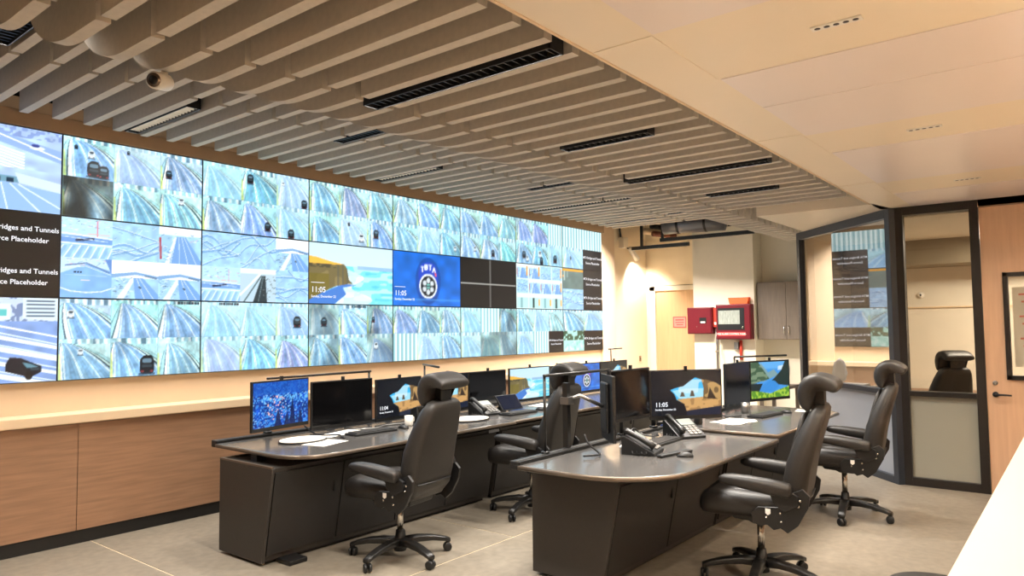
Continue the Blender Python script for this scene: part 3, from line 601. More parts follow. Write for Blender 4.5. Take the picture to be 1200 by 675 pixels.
# ================================================================== CHAIRS
def ring_xz(cx,cy,cz,hx,ht,rr,tilt):      # rounded rectangle in the plane spanned by x and a tilted thickness axis
    return [(cx+a, cy+b*math.cos(tilt), cz+b*math.sin(tilt)) for a,b in rrect(hx,ht,min(rr,hx*.98,ht*.98),4)]
def make_chair():
    t=thing('task_chair','black leather task chair','chair')
    # five-star base
    hub=B(); hub.lathe([(0,.055),(.045,.055),(.05,.10),(.036,.15),(.03,.20),(0,.20)],n=16); hub.build('hub',M_blackpl,t,local=True)
    for k in range(5):
        a=R(90+72*k+20); d=Vector((math.cos(a),math.sin(a),0)); s=Vector((-d.y,d.x,0)); rings=[]
        for f_,z,hw,hh in ((.03,.118,.042,.028),(.13,.124,.036,.024),(.24,.114,.032,.020),(.33,.095,.029,.017),(.375,.080,.026,.015)):
            rings.append([tuple(d*f_+s*(p*hw)+Vector((0,0,z+q*hh))) for p,q in rrect(1,1,.5,3)])
        lg=B().loft(rings).build('leg',M_satin,t,local=True)
        c=d*.36; cs=B()
        sw=R(40*k+15); wd=Vector((math.cos(sw),math.sin(sw),0)); ax=Vector((-wd.y,wd.x,0))
        for off in (-.016,.016):
            rr=[]
            for r_,h in ((.004,-.010),(.026,-.010),(.031,-.006),(.031,.006),(.026,.010),(.004,.010)):
                rr.append([tuple(c+ax*(off+h)+wd*(r_*math.cos(2*math.pi*q/14))+Vector((0,0,.031+r_*math.sin(2*math.pi*q/14)))) for q in range(14)])
            cs.loft(rr)
        cs.tube([tuple(c+Vector((0,0,.03))),tuple(c+Vector((0,0,.085)))],.014,8); cs.build('caster',M_blackpl,lg,local=True)
    B().lathe([(0,.19),(.022,.19),(.022,.40),(0,.40)],n=14).build('gas_lift',M_chrome,t,local=True)
    B().extx([(-.20,.455),(-.19,.41),(-.15,.40),(-.12,.385),(.02,.385),(.05,.40),(.14,.405),(.18,.455)],-.13,.13).build('mechanism',M_blackpl,t,local=True,bevel=.006)
    lv=B().tube([(.12,.05,.43),(.27,.07,.425)],.007,8); lv.build('lever',M_blackpl,t,local=True)
    # seat cushion: loft from back to front
    rings=[]
    for y,hx,zc,ht in ((-.255,.17,.51,.025),(-.24,.21,.512,.055),(-.16,.245,.515,.070),(0,.262,.518,.075),(.16,.265,.520,.080),(.26,.255,.515,.080),(.315,.238,.505,.066),(.338,.20,.497,.038)):
        rings.append([(a,y,zc+b) for a,b in rrect(hx,ht,ht*.9,5)])
    st=B().loft(rings).build('seat',M_leather_s,t,local=True)
    rings=[]
    for y,hx,zc,ht in ((-.16,.12,.575,.010),(-.13,.16,.583,.016),(.10,.175,.588,.018),(.19,.16,.582,.016),(.215,.13,.572,.008)):
        rings.append([(a,y,zc+b) for a,b in rrect(hx,ht,ht*.9,4)])
    B().loft(rings).build('seat_pad',M_leather_s,st,local=True)
    # backrest, reclined
    TILT=R(15); bx=lambda h:-.225-math.tan(TILT)*h
    rings=[]
    for h,hx,ht,cv in ((-.055,.16,.030,.02),(-.04,.20,.055,.01),(.02,.235,.070,0),(.12,.25,.075,.012),(.25,.248,.072,.022),(.38,.232,.064,.016),(.48,.210,.056,.004),(.55,.188,.050,-.006),(.595,.165,.040,-.010),(.615,.13,.020,-.012)):
        rings.append([(a,bx(h)+cv+b*math.cos(TILT),.53+h+b*math.sin(TILT)) for a,b in rrect(hx,ht,ht*.85,5)])
    bk=B().loft(rings).build('backrest',M_leather,t,local=True)
    rings=[]
    for h,hx,ht in ((.03,.15,.010),(.06,.175,.018),(.22,.18,.02),(.40,.165,.018),(.50,.14,.016),(.54,.11,.008)):
        rings.append([(a,bx(h)+.068+b*math.cos(TILT),.53+h+b*math.sin(TILT)+.02) for a,b in rrect(hx,ht,ht*.85,4)])
    B().loft(rings).build('back_pad',M_leather,bk,local=True)
    B().tube([(-.19,bx(.04)-.075,.575),(0,bx(.04)-.083,.57),(.19,bx(.04)-.075,.575)],.006,6).build('seam',M_blackpl,bk,local=True)
    # headrest: saddle section swept across
    hy,hz=bx(.70)+.03,1.265
    cl=[(.055,-.160,.022),(.070,-.110,.046),(.072,-.040,.056),(.048,.018,.054),(.0,.034,.046),(-.052,.018,.044),(-.098,-.008,.040),(-.120,-.022,.024)]
    def section(sc,x):
        L,Rr=[],[]
        for i,(y,z,r_) in enumerate(cl):
            a=Vector(cl[min(i+1,len(cl)-1)][:2])-Vector(cl[max(i-1,0)][:2]); a.normalize(); nx=Vector((-a.y,a.x)); rr=r_*sc
            L.append((x,hy+y*(.9+.1*sc)+nx.x*rr,hz+z*(.9+.1*sc)+nx.y*rr)); Rr.append((x,hy+y*(.9+.1*sc)-nx.x*rr,hz+z*(.9+.1*sc)-nx.y*rr))
        return L+Rr[::-1]
    hd=B().loft([section(s_,x) for x,s_ in ((-.165,.25),(-.16,.62),(-.145,.88),(-.11,1),(-.05,1.03),(0,1.03),(.05,1.03),(.11,1),(.145,.88),(.16,.62),(.165,.25))]).build('headrest',M_leather,t,local=True)
    md=hd.modifiers.new('soft','SUBSURF'); md.levels=1; md.render_levels=1
    B().box(-.06,.06,hy-.03,hy+.03,1.10,1.24).build('headrest_post',M_blackpl,hd,local=True)
    # arms with side plates
    for sx in (-1,1):
        pl_=B(); x=sx*.272
        pl_.extx([(-.34,.62),(-.30,.66),(-.24,.63),(-.20,.54),(-.04,.53),(.0,.49),(-.01,.43),(-.06,.415),(-.09,.43),(-.13,.40),(-.17,.415),(-.21,.39),(-.27,.44),(-.33,.55)],x-.012,x+.012)
        sp=pl_.build('side_plate',M_blackpl,t,local=True,bevel=.003)
        for (y,z,r_) in ((-.285,.59,.010),(-.275,.555,.009),(-.17,.505,.009),(-.09,.475,.008),(-.175,.455,.008)):
            B().lathe([(0,0),(r_,0),(r_*.8,sx*.006),(0,sx*.007)],(x+sx*.012,y,z),8,'x').build('bolt',M_chrome,sp,local=True)
        B().extx([(-.115,.525),(-.085,.525),(-.085,.498),(-.10,.487),(-.115,.498)],x+sx*.012,x+sx*.016).build('emblem',M_ink,sp,local=True)
        ar=B(); rings=[]
        for y,zc,hx,hz_ in ((-.245,.650,.034,.024),(-.23,.652,.046,.042),(-.12,.664,.050,.046),(.0,.678,.050,.042),(.10,.688,.047,.034),(.155,.690,.040,.026),(.18,.690,.026,.012)):
            rings.append([(sx*.315+a,y,zc+b) for a,b in rrect(hx,hz_,hz_*.8,4)])
        am=ar.loft(rings).build('armrest',M_leather_s,t,local=True)
        B().extx([(-.22,.65),(-.10,.66),(-.14,.56),(-.20,.52),(-.28,.56),(-.28,.62)],sx*.286,sx*.312).build('arm_bracket',M_blackpl,am,local=True,bevel=.004)
        B().box(sx*.355,sx*.362,.0,.06,.672,.690).build('adjuster',M_steel,am,local=True)
    return t
chair0=make_chair(); first=[True]
def place_chair(x,y,rz,label,grp='black leather task chairs'):
    c=chair0 if first[0] else copy_tree(chair0); first[0]=False
    c.location=(x,y,0); c.rotation_euler=(0,0,R(rz)); c['label']=label; c['group']=grp; return c
place_chair(1.40,-2.42,8,'black leather task chair at the long desk, in front of the cave wallpaper monitor')
place_chair(2.98,-2.42,6,'black leather task chair between the long desk and the short desk end panel')
place_chair(2.50,-4.64,9,'black leather task chair at the short desk, facing the cave wallpaper monitor')
place_chair(4.48,-4.66,7,'black leather task chair at the short desk, facing the lake wallpaper monitor')
place_chair(7.49,-4.92,-50,'black leather task chair inside the glass fronted office')

# ================================================================== DESKS
def arc(cx,cy,r,a0,a1,n=8): return [(cx+r*math.cos(R(a0+(a1-a0)*k/n)),cy+r*math.sin(R(a0+(a1-a0)*k/n))) for k in range(n+1)]
def desk(label,xa,xb,yb,yf,z,base,round_left,end_panel,front_r=.30,grp=None,rail_x0=None,curve=0):
    """base=(x0,x1,yback,yfront_bottom,yfront_top,ztop)"""
    t=thing('console_desk',label,'desk',((xa+xb)/2,(yb+yf)/2,0))
    if round_left: out=[(xa,yb)]+[(xa,yf+front_r*1.0)]+arc(xa+front_r,yf+front_r,front_r,180,270,10)[1:]+[(xb,yf+curve),(xb,yb)]
    else: out=[(xa,yb),(xa,yf),(xb-.18,yf),(xb,yf+.14),(xb,yb)]
    top=B().prism(out,z-.028,z).build('desktop',M_desktop,t,bevel=.006)
    cx=sum(p[0] for p in out)/len(out); cy=sum(p[1] for p in out)/len(out)
    n=len(out); ed=B(); 
    ring=lambda zz,o: [(p[0]+(o if p[0]>cx else -o)*(abs(p[0]-cx)>.2),p[1]+(o if p[1]>cy else -o),zz) for p in out]
    ed.loft([ring(z-.030,.0),ring(z-.026,.007),ring(z-.006,.007),ring(z-.002,.0)],cap=False,smooth=True); ed.build('edge_band',M_edge,top)
    bx0,bx1,by,bf,bt,bz=base
    B().extx([(by,.03),(bf,.03),(bt,bz),(by,bz)],bx0+.02,bx1).build('base_cabinet',M_desk,t)
    B().box(bx0+.06,bx1-.03,by-.03,bf+.04,0,.03).build('plinth',M_toe,t)
    if end_panel:
        B().extx([(by+.012,.02),(bf-.012,.02),(bt-.012,bz),(by+.012,bz)],bx0,bx0+.022).build('end_panel',M_desk,t,bevel=.003)
        tr=B(); tr.box(bx0,bx1,by+.012,by-.01,bz,bz+.012); tr.box(bx0,bx0+.022,by-.01,bt,bz,bz+.012); tr.build('top_trim',M_edge,t)
    # front doors
    nd=max(2,int((bx1-bx0)/.6)); w_=(bx1-bx0-.04)/nd
    for k in range(nd):
        a=bx0+.03+k*w_; b=a+w_-.012
        lean=lambda zz: bf+(bt-bf)*(zz-.03)/(bz-.03)
        dr=B().extx([(lean(.07)-.014,.07),(lean(.07),.07),(lean(bz-.03),bz-.03),(lean(bz-.03)-.014,bz-.03)],a,b).build('door',mat('desk_front_shaded',(30,27,25),.55),t,bevel=.002)  # door colour darkened to stand in for shade under the desktop overhang
        B().box(b-.07,b-.055,lean(.5)-.018,lean(.5)-.005,.44,.56).build('handle',M_toe,dr)
    # lifting columns
    for x in (bx0+.14,bx1-.25): B().box(x-.04,x+.04,by-.32,by-.24,bz-.01,z-.026).build('lift_column',M_blackpl,t)
    # tool rail for the monitors
    rx0=xa if rail_x0 is None else rail_x0
    rl=B(); rl.box(rx0,xb,yb-.005,yb+.075,z+.001,z+.022); rl.box(rx0,xb,yb+.008,yb+.075,z-.03,z+.001); rl.build('tool_rail',M_blackpl,t,bevel=.004)
    B().box(rx0,xb,yb+.02,yb+.028,z+.022,z+.026).build('rail_groove',M_steel,t)
    return t
dA=desk('long dark console desk section with rounded end, by the blue city monitor',.75,3.11,-1.05,-2.13,.77,(.67,3.09,-1.26,-1.80,-1.92,.685),True,True,.30)
dB=desk('long dark console desk section running on behind the tablet and cliff monitor',3.135,7.1,-1.05,-2.10,.77,(3.125,7.1,-1.26,-1.80,-1.92,.685),False,False)
dC=desk('short dark console desk section with big rounded corner and grey end panel',1.42,3.41,-3.50,-4.46,.77,(1.70,3.40,-3.40,-3.92,-4.05,.68),True,True,.52)
dD=desk('short dark console desk section, raised a little, under the lake wallpaper monitor',3.435,5.35,-3.50,-4.45,.80,(3.44,5.3,-3.40,-3.92,-4.05,.68),False,False,rail_x0=3.44)
B().box(2.72,2.86,-2.142,-2.138,.705,.73).build('maker_plate',M_steel,dA)
# cross foot peeking out below the long desk end panel
B().box(.80,.95,-1.95,-1.78,.0,.035).build('foot',M_blackpl,dA,bevel=.008)

# ================================================================== MONITORS
def monitor(label,x0,y0,x1,y1,z0,z1,pic,desk_z,pole=True,time=None,bez=.012,chin=.03,rail=None,back=1,wedge=False):
    a=Vector((x0,y0,0)); b=Vector((x1,y1,0)); d=(b-a); Wd=d.length; d.normalize(); nb=Vector((-d.y,d.x,0))  # nb points to the back
    mid=(a+b)/2; t=thing('monitor',label,'monitor',(mid.x,mid.y,desk_z))
    def bxx(bb,s0,s1,t0,t1,za,zb):
        P=[a+d*s+nb*u for s,u in ((s0,t0),(s1,t0),(s1,t1),(s0,t1))]; bb.prism([(p.x,p.y) for p in P],za,zb); return bb
    bxx(B(),0,Wd,0,.022,z0,z1).build('bezel',M_blackpl,t,bevel=.003)
    bxx(B(),.08,Wd-.08,.022,.05,z0+.06,z1-.05).build('rear_shell',M_blackpl,t,bevel=.012)
    P0=a+d*bez-nb*.0012; P0.z=z0+chin
    if pic is None:
        bxx(B(),bez,Wd-bez,-.0012,.001,z0+chin,z1-bez).build('screen',M_screen_off,t)
    else:
        picture_mesh('screen',pic.colors(),P0,d*(Wd-2*bez),Vector((0,0,z1-z0-bez-chin)),M_monpic,t)
    if time:
        o=P0-nb*.001; X=d
        text('clock',time,.05,M_text,t,o+d*.03+Vector((0,0,.075)),X,(0,0,1),'LEFT',.0006); text('date','Sunday, December 22',.020,M_text,t,o+d*.03+Vector((0,0,.045)),X,(0,0,1),'LEFT',.0004)
    cm=a+d*(Wd/2)
    if pole:
        q=cm+nb*.10 if rail is None else Vector((cm.x,rail,0))
        B().tube([(q.x,q.y,desk_z+.028),(q.x,q.y,z1-.10)],.018,10).build('pole',M_satin,t)
        zz=(z0+z1)/2; c0=cm+nb*.045
        B().tube([(q.x,q.y,zz),(c0.x,c0.y,zz)],.016,8).build('arm',M_steel,t)
        B().lathe([(0,desk_z+.027),(.036,desk_z+.027),(.036,desk_z+.039),(0,desk_z+.041)],(q.x,q.y,0),16).build('clamp',M_blackpl,t)
    B().box(cm.x-.012,cm.x+.012,cm.y-.008,cm.y+.012,z1,z1+.03).build('webcam',M_blackpl,t)
    return t
def pic(fn,w=84,h=47):
    p=Pic(w,h); fn(p); return p
DZ=.77; RA=-1.02; RC=-3.47
monitor('monitor showing blue night city wallpaper',.915,-1.27,1.515,-1.16,.845,1.24,pic(city,110,62),DZ,rail=RA)
monitor('dark switched-off monitor beside the blue city monitor',1.535,-1.17,2.17,-1.21,.785,1.198,None,DZ,rail=RA)
monitor('monitor with cave wallpaper and clock reading 11:04, on the long desk',2.215,-1.21,2.84,-1.16,.785,1.176,pic(cave,100,56),DZ,time='11:04',rail=RA)
monitor('monitor with cave wallpaper and no clock, beside a dark one',2.89,-1.17,3.49,-1.20,.785,1.176,pic(cave),DZ,rail=RA)
monitor('dark switched-off monitor behind the desk phone on the long desk',3.50,-1.20,4.12,-1.20,.785,1.175,None,DZ,rail=RA)
monitor('monitor showing cliff and sea wallpaper behind the tablet',4.18,-1.20,4.92,-1.23,.79,1.18,pic(cliff),DZ,rail=RA)
monitor('dark monitor behind the headrest, between cliff and badge monitors',4.98,-1.15,5.42,-1.15,.80,1.165,None,DZ,rail=RA)
monitor('monitor showing round badge on blue wallpaper',5.47,-1.20,6.12,-1.20,.785,1.172,pic(badge),DZ,rail=RA)
monitor('monitor half dark with bit of blue cave wallpaper, beside badge monitor',6.14,-1.20,6.86,-1.20,.785,1.172,pic(cave,60,34),DZ,rail=RA)
monitor('monitor turned edge-on at the rounded end of the short desk',2.12,-3.80,2.36,-3.56,.84,1.30,None,DZ,pole=False)
t=bpy.data.objects['monitor.009']
B().box(2.0,2.04,-3.48,-3.44,DZ+.028,1.25).build('pole',M_satin,t); B().box(1.985,2.055,-3.50,-3.43,1.10,1.15).build('collar',M_steel,t); B().tube([(2.02,-3.46,1.13),(2.08,-3.53,1.16),(2.20,-3.645,1.08)],.014,8).build('arm',M_steel,t)
monitor('dark switched-off monitor facing the near chair on the short desk',2.47,-3.55,3.05,-3.57,.915,1.312,None,DZ,rail=RC)
monitor('monitor with cave wallpaper and clock reading 11:05, on the short desk',3.05,-3.57,3.53,-3.975,.885,1.285,pic(cave,120,68),DZ,time='11:05',rail=RC)
monitor('dark switched-off monitor beside the lake wallpaper monitor',4.53,-3.60,5.16,-3.60,.82,1.27,None,.80,rail=RC)
monitor('monitor showing mountain lake wallpaper',5.17,-3.60,5.76,-3.815,.85,1.27,pic(lake),.80,rail=RC,bez=.016)

# ================================================================== THINGS ON THE DESKS
def rotbox(b,cx,cy,ang,x0,x1,y0,y1,z0,z1):
    c,s_=math.cos(R(ang)),math.sin(R(ang)); b.prism([(cx+x*c-y*s_,cy+x*s_+y*c) for x,y in ((x0,y0),(x1,y0),(x1,y1),(x0,y1))],z0,z1); return b
def keyboard(x,y,ang,z,label):
    t=thing('keyboard',label,'keyboard',(x,y,z)); rotbox(B(),x,y,ang,-.22,.22,-.075,.075,z+.001,z+.018).build('base',M_blackpl,t,bevel=.004)
    k=B()
    for r_ in range(5):
        n=15 if r_ else 9
        for c in range(n):
            w_=.40/n; rotbox(k,x,y,ang,-.20+c*w_+.002,-.20+(c+1)*w_-.002,-.062+r_*.025,-.041+r_*.025,z+.018,z+.025)
    o=k.build('keys',mat('key_caps',(46,45,44),.5),t); o['kind']='stuff'
def mouse(x,y,z,label,ang=0):
    b=B(); rings=[]
    for f_,w_,h in ((-.055,.01,.006),(-.045,.026,.022),(-.01,.031,.034),(.025,.029,.028),(.05,.018,.012),(.056,.006,.006)):
        rings.append([(x+a*math.cos(R(ang))-f_*math.sin(R(ang)),y+a*math.sin(R(ang))+f_*math.cos(R(ang)),z+.001+max(0,b_)) for a,b_ in [(w_*math.cos(q*math.pi/8),h*math.sin(q*math.pi/8)) for q in range(9)]])
    t=thing('mouse',label,'mouse',(x,y,z)); b.loft(rings,closed=True); b.build('body',M_blackpl,t); B().tube([(x,y+.02,z+.030),(x,y+.034,z+.025)],.004,6).build('wheel',M_steel,t)
def phone(x,y,ang,z,label):
    t=thing('desk_phone',label,'phone',(x,y,z)); c,s_=math.cos(R(ang)),math.sin(R(ang)); T=lambda u,v,h:(x+u*c-v*s_,y+u*s_+v*c,z+h)
    def wedge(u0,u1,prof): 
        b=B(); n=len(prof); b.loft([[T(u0,v,h) for v,h in prof],[T(u1,v,h) for v,h in prof]],smooth=False); return b
    wedge(-.125,.125,[(-.11,.001),(-.11,.02),(.09,.125),(.12,.125),(.12,.001)]).build('body',M_blackpl,t,bevel=.005)
    wedge(-.02,.105,[(.015,.0885),(.015,.093),(.085,.130),(.085,.1255)]).build('display',mat('phone_display',(120,126,122),.3),t)
    kb=B()
    for i in range(3):
        for j in range(4):
            u=-.01+.038*i; v=-.095+.026*j; h=.028+(v+.11)*.525
            kb.loft([[T(u,v,h-.004),T(u+.028,v,h-.004),T(u+.028,v+.018,h+.006),T(u,v+.018,h+.006)],[T(u,v,h+.003),T(u+.028,v,h+.003),T(u+.028,v+.018,h+.012),T(u,v+.018,h+.012)]],smooth=False)
    kb.build('keypad',mat('phone_keys',(120,118,114),.5),t)
    B().tube([T(-.085,-.10,.055),T(-.085,-.075,.075),T(-.085,.0,.112),T(-.085,.085,.155),T(-.085,.11,.150)],[.026,.022,.016,.022,.026],10).build('handset',M_satin,t)
    pts=[T(-.13+.02*math.sin(k*1.9),-.09+.02*k*.5,.02+.012*math.cos(k*1.9)) for k in range(14)]; B().tube(pts,.004,6).build('cord',M_blackpl,t)
def paper(x,y,ang,z,w_,h,label,n=1):
    t=thing('paper_sheets',label,'paper',(x,y,z))
    for k in range(n): rotbox(B(),x+.004*k,y-.003*k,ang+5*k,-w_/2,w_/2,-h/2,h/2,z+.001+.0016*k,z+.0022+.0016*k).build('sheet',M_paper,t)
def cable(name,label,pts,r,m):
    o=B().tube(pts,r,7).build(name,m); tag(o,label,'cable'); return o
def smooth_pts(P,n=6):
    out=[]; P=[Vector(p) for p in P]
    for i in range(len(P)-1):
        p0,p1,p2,p3=P[max(i-1,0)],P[i],P[i+1],P[min(i+2,len(P)-1)]
        for k in range(n):
            t=k/n; out.append(.5*((2*p1)+(-p0+p2)*t+(2*p0-5*p1+4*p2-p3)*t*t+(-p0+3*p1-3*p2+p3)*t**3))
    out.append(P[-1]); return out
# long desk
keyboard(1.83,-1.60,-3,DZ,'black keyboard in front of the 11:04 cave monitor')
mouse(2.17,-1.62,DZ,'black mouse beside the keyboard at the cave monitor')
paper(1.27,-1.72,14,DZ,.30,.21,'white sheet of paper by the rounded end of the long desk')
paper(1.62,-1.42,4,DZ,.46,.16,'white papers behind the keyboard on the long desk',3)
def turntable(x,y,label,w_=.20,h=.15):
    t=thing('oval_tray',label,'tray',(x,y,DZ)); pr=lambda k:[(x+w_*k*math.cos(q*math.pi/16),y+h*k*math.sin(q*math.pi/16)) for q in range(32)]
    B().prism(pr(1),DZ+.001,DZ+.012).build('rim',M_blackpl,t); B().prism(pr(.95),DZ+.012,DZ+.018).build('pad',M_paper,t)
turntable(1.22,-1.50,'white oval pad with black rim near the blue city monitor'); turntable(2.93,-1.72,'white oval pad with black rim beside the desk phone',.22,.16)
cable('monitor_cable','black cable looping from the city monitor over the desk',smooth_pts([(1.50,-1.12,.83),(1.47,-1.30,.785),(1.46,-1.42,.781),(1.55,-1.52,.781),(1.50,-1.62,.781),(1.47,-1.70,.781)]),.006,M_blackpl)
cable('power_cable','grey cable coiled behind the keyboard',smooth_pts([(1.9,-1.15,.78),(1.86,-1.35,.779),(2.0,-1.45,.779),(2.2,-1.38,.779),(2.4,-1.42,.779),(2.55,-1.3,.779)]),.007,M_steel)
t=thing('tilted_box','small black tilted box screen behind the chair headrest','box',(2.62,-1.42,DZ)); b=B(); b.add([(2.50,-1.47,DZ+.002),(2.74,-1.47,DZ+.002),(2.74,-1.36,DZ+.002),(2.50,-1.36,DZ+.002),(2.50,-1.44,DZ+.15),(2.74,-1.44,DZ+.15),(2.74,-1.36,DZ+.12),(2.50,-1.36,DZ+.12)],[(0,3,2,1),(4,5,6,7),(0,1,5,4),(1,2,6,5),(2,3,7,6),(3,0,4,7)]); b.build('body',M_blackpl,t,bevel=.006); B().add([(2.52,-1.4715,DZ+.015),(2.72,-1.4715,DZ+.015),(2.72,-1.4455,DZ+.14),(2.52,-1.4455,DZ+.14)],[(0,1,2,3)]).build('face',M_screen_off,t)
phone(3.34,-1.56,-8,DZ,'black desk phone with handset on the long desk beside the tablet')
def tablet(x,y,ang,label):
    t=thing('tablet_stand',label,'tablet',(x,y,DZ)); c,s_=math.cos(R(ang)),math.sin(R(ang)); T=lambda u,v,h:(x+u*c-v*s_,y+u*s_+v*c,DZ+h)
    q=[(-.16,-.06,.01),(.16,-.06,.01),(.16,.06,.16),(-.16,.06,.16)]; n=Vector((0,-.78,.62))*.012
    B().loft([[T(*p) for p in q],[T(p[0],p[1]+.018,p[2]-.004) for p in q]],smooth=False).build('tablet',M_blackpl,t,bevel=.003)
    B().add([T(p[0]*.92,p[1]*.88-.0025,.085+(p[2]-.085)*.88+.001) for p in q],[(0,1,2,3)]).build('screen',mat('tablet_glass',(20,26,44),.1),t)
    B().loft([[T(-.05,.05,.13),T(.05,.05,.13),T(.05,.06,.13),T(-.05,.06,.13)],[T(-.05,.13,.001),T(.05,.13,.001),T(.05,.14,.001),T(-.05,.14,.001)]],smooth=False).build('stand',M_blackpl,t)
tablet(3.78,-1.52,-4,'black tablet on a stand between the desk phone and cliff monitor')
keyboard(3.58,-1.80,-2,DZ,'black keyboard in front of the tablet'); mouse(3.95,-1.80,DZ,'black mouse beside the keyboard at the tablet')
B_=thing('paper_cup','white paper cup on the long desk near the cliff monitor','cup',(4.62,-1.62,DZ)); B().lathe([(0,DZ+.002),(.026,DZ+.002),(.036,DZ+.09),(.033,DZ+.09),(.025,DZ+.006),(0,DZ+.006)],(4.62,-1.62,0),18).build('cup',M_paper,B_)
paper(4.35,-1.55,5,DZ,.30,.22,'white sheets below the cliff monitor',2)
# short desk
phone(2.28,-3.92,12,DZ,'black desk phone at the rounded end of the short desk')
keyboard(2.74,-3.82,2,DZ,'black keyboard below the dark monitor of the short desk')
t=thing('wrist_rest','black bar-shaped wrist rest lying on the short desk','wrist rest',(2.33,-4.13,DZ)); rotbox(B(),2.33,-4.13,-12,-.17,.17,-.025,.025,DZ+.001,DZ+.02).build('pad',M_blackpl,t,bevel=.008)
mouse(2.30,-4.22,DZ,'black mouse beside the wrist rest',30)
phone(3.10,-3.84,-30,DZ,'black desk phone under the 11:05 cave monitor')
cable('network_cable','blue cable dropping behind the phone under the cave monitor',smooth_pts([(3.30,-3.53,.81),(3.32,-3.60,.84),(3.36,-3.66,.81),(3.30,-3.70,.781),(3.34,-3.78,.781),(3.30,-3.84,.781)]),.007,M_bluecable)
cable('headset_cable','black cable dropping from the edge-on monitor',smooth_pts([(2.03,-3.60,.90),(2.02,-3.64,.84),(2.04,-3.70,.788),(1.96,-3.76,.786),(1.86,-3.70,.786)]),.007,M_blackpl)
paper(3.95,-3.90,-14,.80,.36,.24,'stack of white papers at the joint of the short desk',4)
paper(2.52,-3.70,20,DZ,.22,.16,'small crumpled white paper beside the rounded end desk phone',2)
keyboard(4.52,-3.98,-6,.80,'black keyboard in front of the lake monitor'); mouse(4.86,-4.06,.80,'black mouse in front of the lake monitor')
paper(5.12,-4.15,10,.80,.20,.15,'white note at the far corner of the short desk')
t=thing('plastic_cup','clear plastic cup beside the lake monitor','cup',(4.62,-3.75,.80)); B().lathe([(0,.802),(.03,.802),(.04,.90),(.037,.90),(.028,.806),(0,.806)],(4.62,-3.75,0),16).build('cup',M_steel,t)
# task light bars
def bar_light(label,post,pts,z,dz):
    t=thing('task_light',label,'lamp',(post[0],post[1],dz)); B().tube([(post[0],post[1],dz+.028),(post[0],post[1],z)],.010,8).build('post',M_satin,t)
    b=B(); b.tube([(p[0],p[1],z) for p in pts],.011,6); b.build('light_bar',M_satin,t); B().lathe([(0,dz+.027),(.03,dz+.027),(.03,dz+.037),(0,dz+.037)],(post[0],post[1],0),12).build('clamp',M_blackpl,t)
bar_light('thin black task light bar over the city monitor and its dark neighbour',(2.29,-1.02),[(1.18,-1.06),(2.31,-1.02)],1.245,DZ)
bar_light('thin black task light bar slanting over the cave monitors of the long desk',(3.02,-1.02),[(3.02,-1.0),(2.86,-1.28),(2.72,-1.52)],1.275,DZ)
bar_light('thin black task light bar over the badge monitor',(6.72,-1.02),[(6.66,-1.02),(7.08,-.99)],1.325,DZ)
bar_light('thin black task light bar over the edge-on monitor of the short desk',(1.76,-3.46),[(1.74,-3.47),(2.55,-3.50)],1.315,DZ)
bar_light('thin black task light bar over the lake monitor',(5.12,-3.46),[(5.10,-3.47),(5.72,-3.80)],1.315,.80)

# ================================================================== END OF THE ROOM
XC=9.4
t=thing('fire_alarm_panel','dark red fire alarm cabinet with small keypad on the white column','alarm panel',(XC,-1.24,1.5))
B().box(XC-.13,XC,-1.015,-1.455,1.505,1.955).build('cabinet',M_red,t,bevel=.006); B().box(XC-.142,XC-.13,-1.03,-1.44,1.52,1.94).build('door',M_red,t,bevel=.003); B().box(XC-.146,XC-.142,-1.24,-1.36,1.68,1.78).build('keypad',M_blackpl,t); B().box(XC-.148,XC-.146,-1.26,-1.34,1.69,1.715).build('display',M_ink,t); B().lathe([(0,0),(.012,0),(0,-.008)],(XC-.142,-1.19,1.63),10,'x').build('lock',M_chrome,t)
t=thing('fire_alarm_panel','dark red fire alarm cabinet with large display and red lettered strip','alarm panel',(XC,-1.83,1.41))
B().box(XC-.15,XC,-1.535,-2.12,1.415,1.99).build('cabinet',M_red,t,bevel=.006); B().box(XC-.164,XC-.15,-1.55,-2.105,1.43,1.975).build('door',M_red,t,bevel=.003); B().box(XC-.168,XC-.164,-1.57,-2.02,1.57,1.93).build('fascia',M_blackpl,t); B().box(XC-.170,XC-.168,-1.585,-1.945,1.665,1.89).build('display',mat('alarm_display',(150,156,148),.2,var=.2,scale=14,stretch=(1,6,1)),t)
B().box(XC-.168,XC-.164,-1.575,-2.03,1.475,1.535).build('label_strip',M_redl,t); text('lettering','FIRE ALARM CONTROL PANEL',.036,M_ink,t,(XC-.1695,-1.8025,1.492),(0,-1,0),(0,0,1),'CENTER',.0005)
B().lathe([(0,0),(.014,0),(.012,-.012),(0,-.012)],(XC-.168,-1.99,1.61),10,'x').build('lock',M_chrome,t)
t=thing('junction_coupling','red coupling box between the two fire alarm cabinets','coupling',(XC,-1.495,1.7)); B().box(XC-.08,XC,-1.457,-1.533,1.62,1.94).build('box',M_redp,t); B().box(XC-.09,XC-.08,-1.475,-1.515,1.66,1.70).build('cover',M_ink,t)
t=thing('orange_binder','orange binder lying on top of the larger fire alarm cabinet','binder',(XC-.075,-1.89,1.99)); b=B(); b.add([(XC-.13,-1.76,1.992),(XC-.02,-1.76,1.992),(XC-.02,-2.06,1.992),(XC-.13,-2.06,1.992),(XC-.12,-1.735,2.10),(XC-.03,-1.735,2.10),(XC-.03,-2.085,2.10),(XC-.12,-2.085,2.10)],[(0,1,2,3),(4,7,6,5),(0,4,5,1),(1,5,6,2),(2,6,7,3),(3,7,4,0)]); b.build('cover',M_orange,t,bevel=.006); B().box(XC-.118,XC-.032,-1.745,-2.075,2.1,2.104).build('pages',M_paper,t)
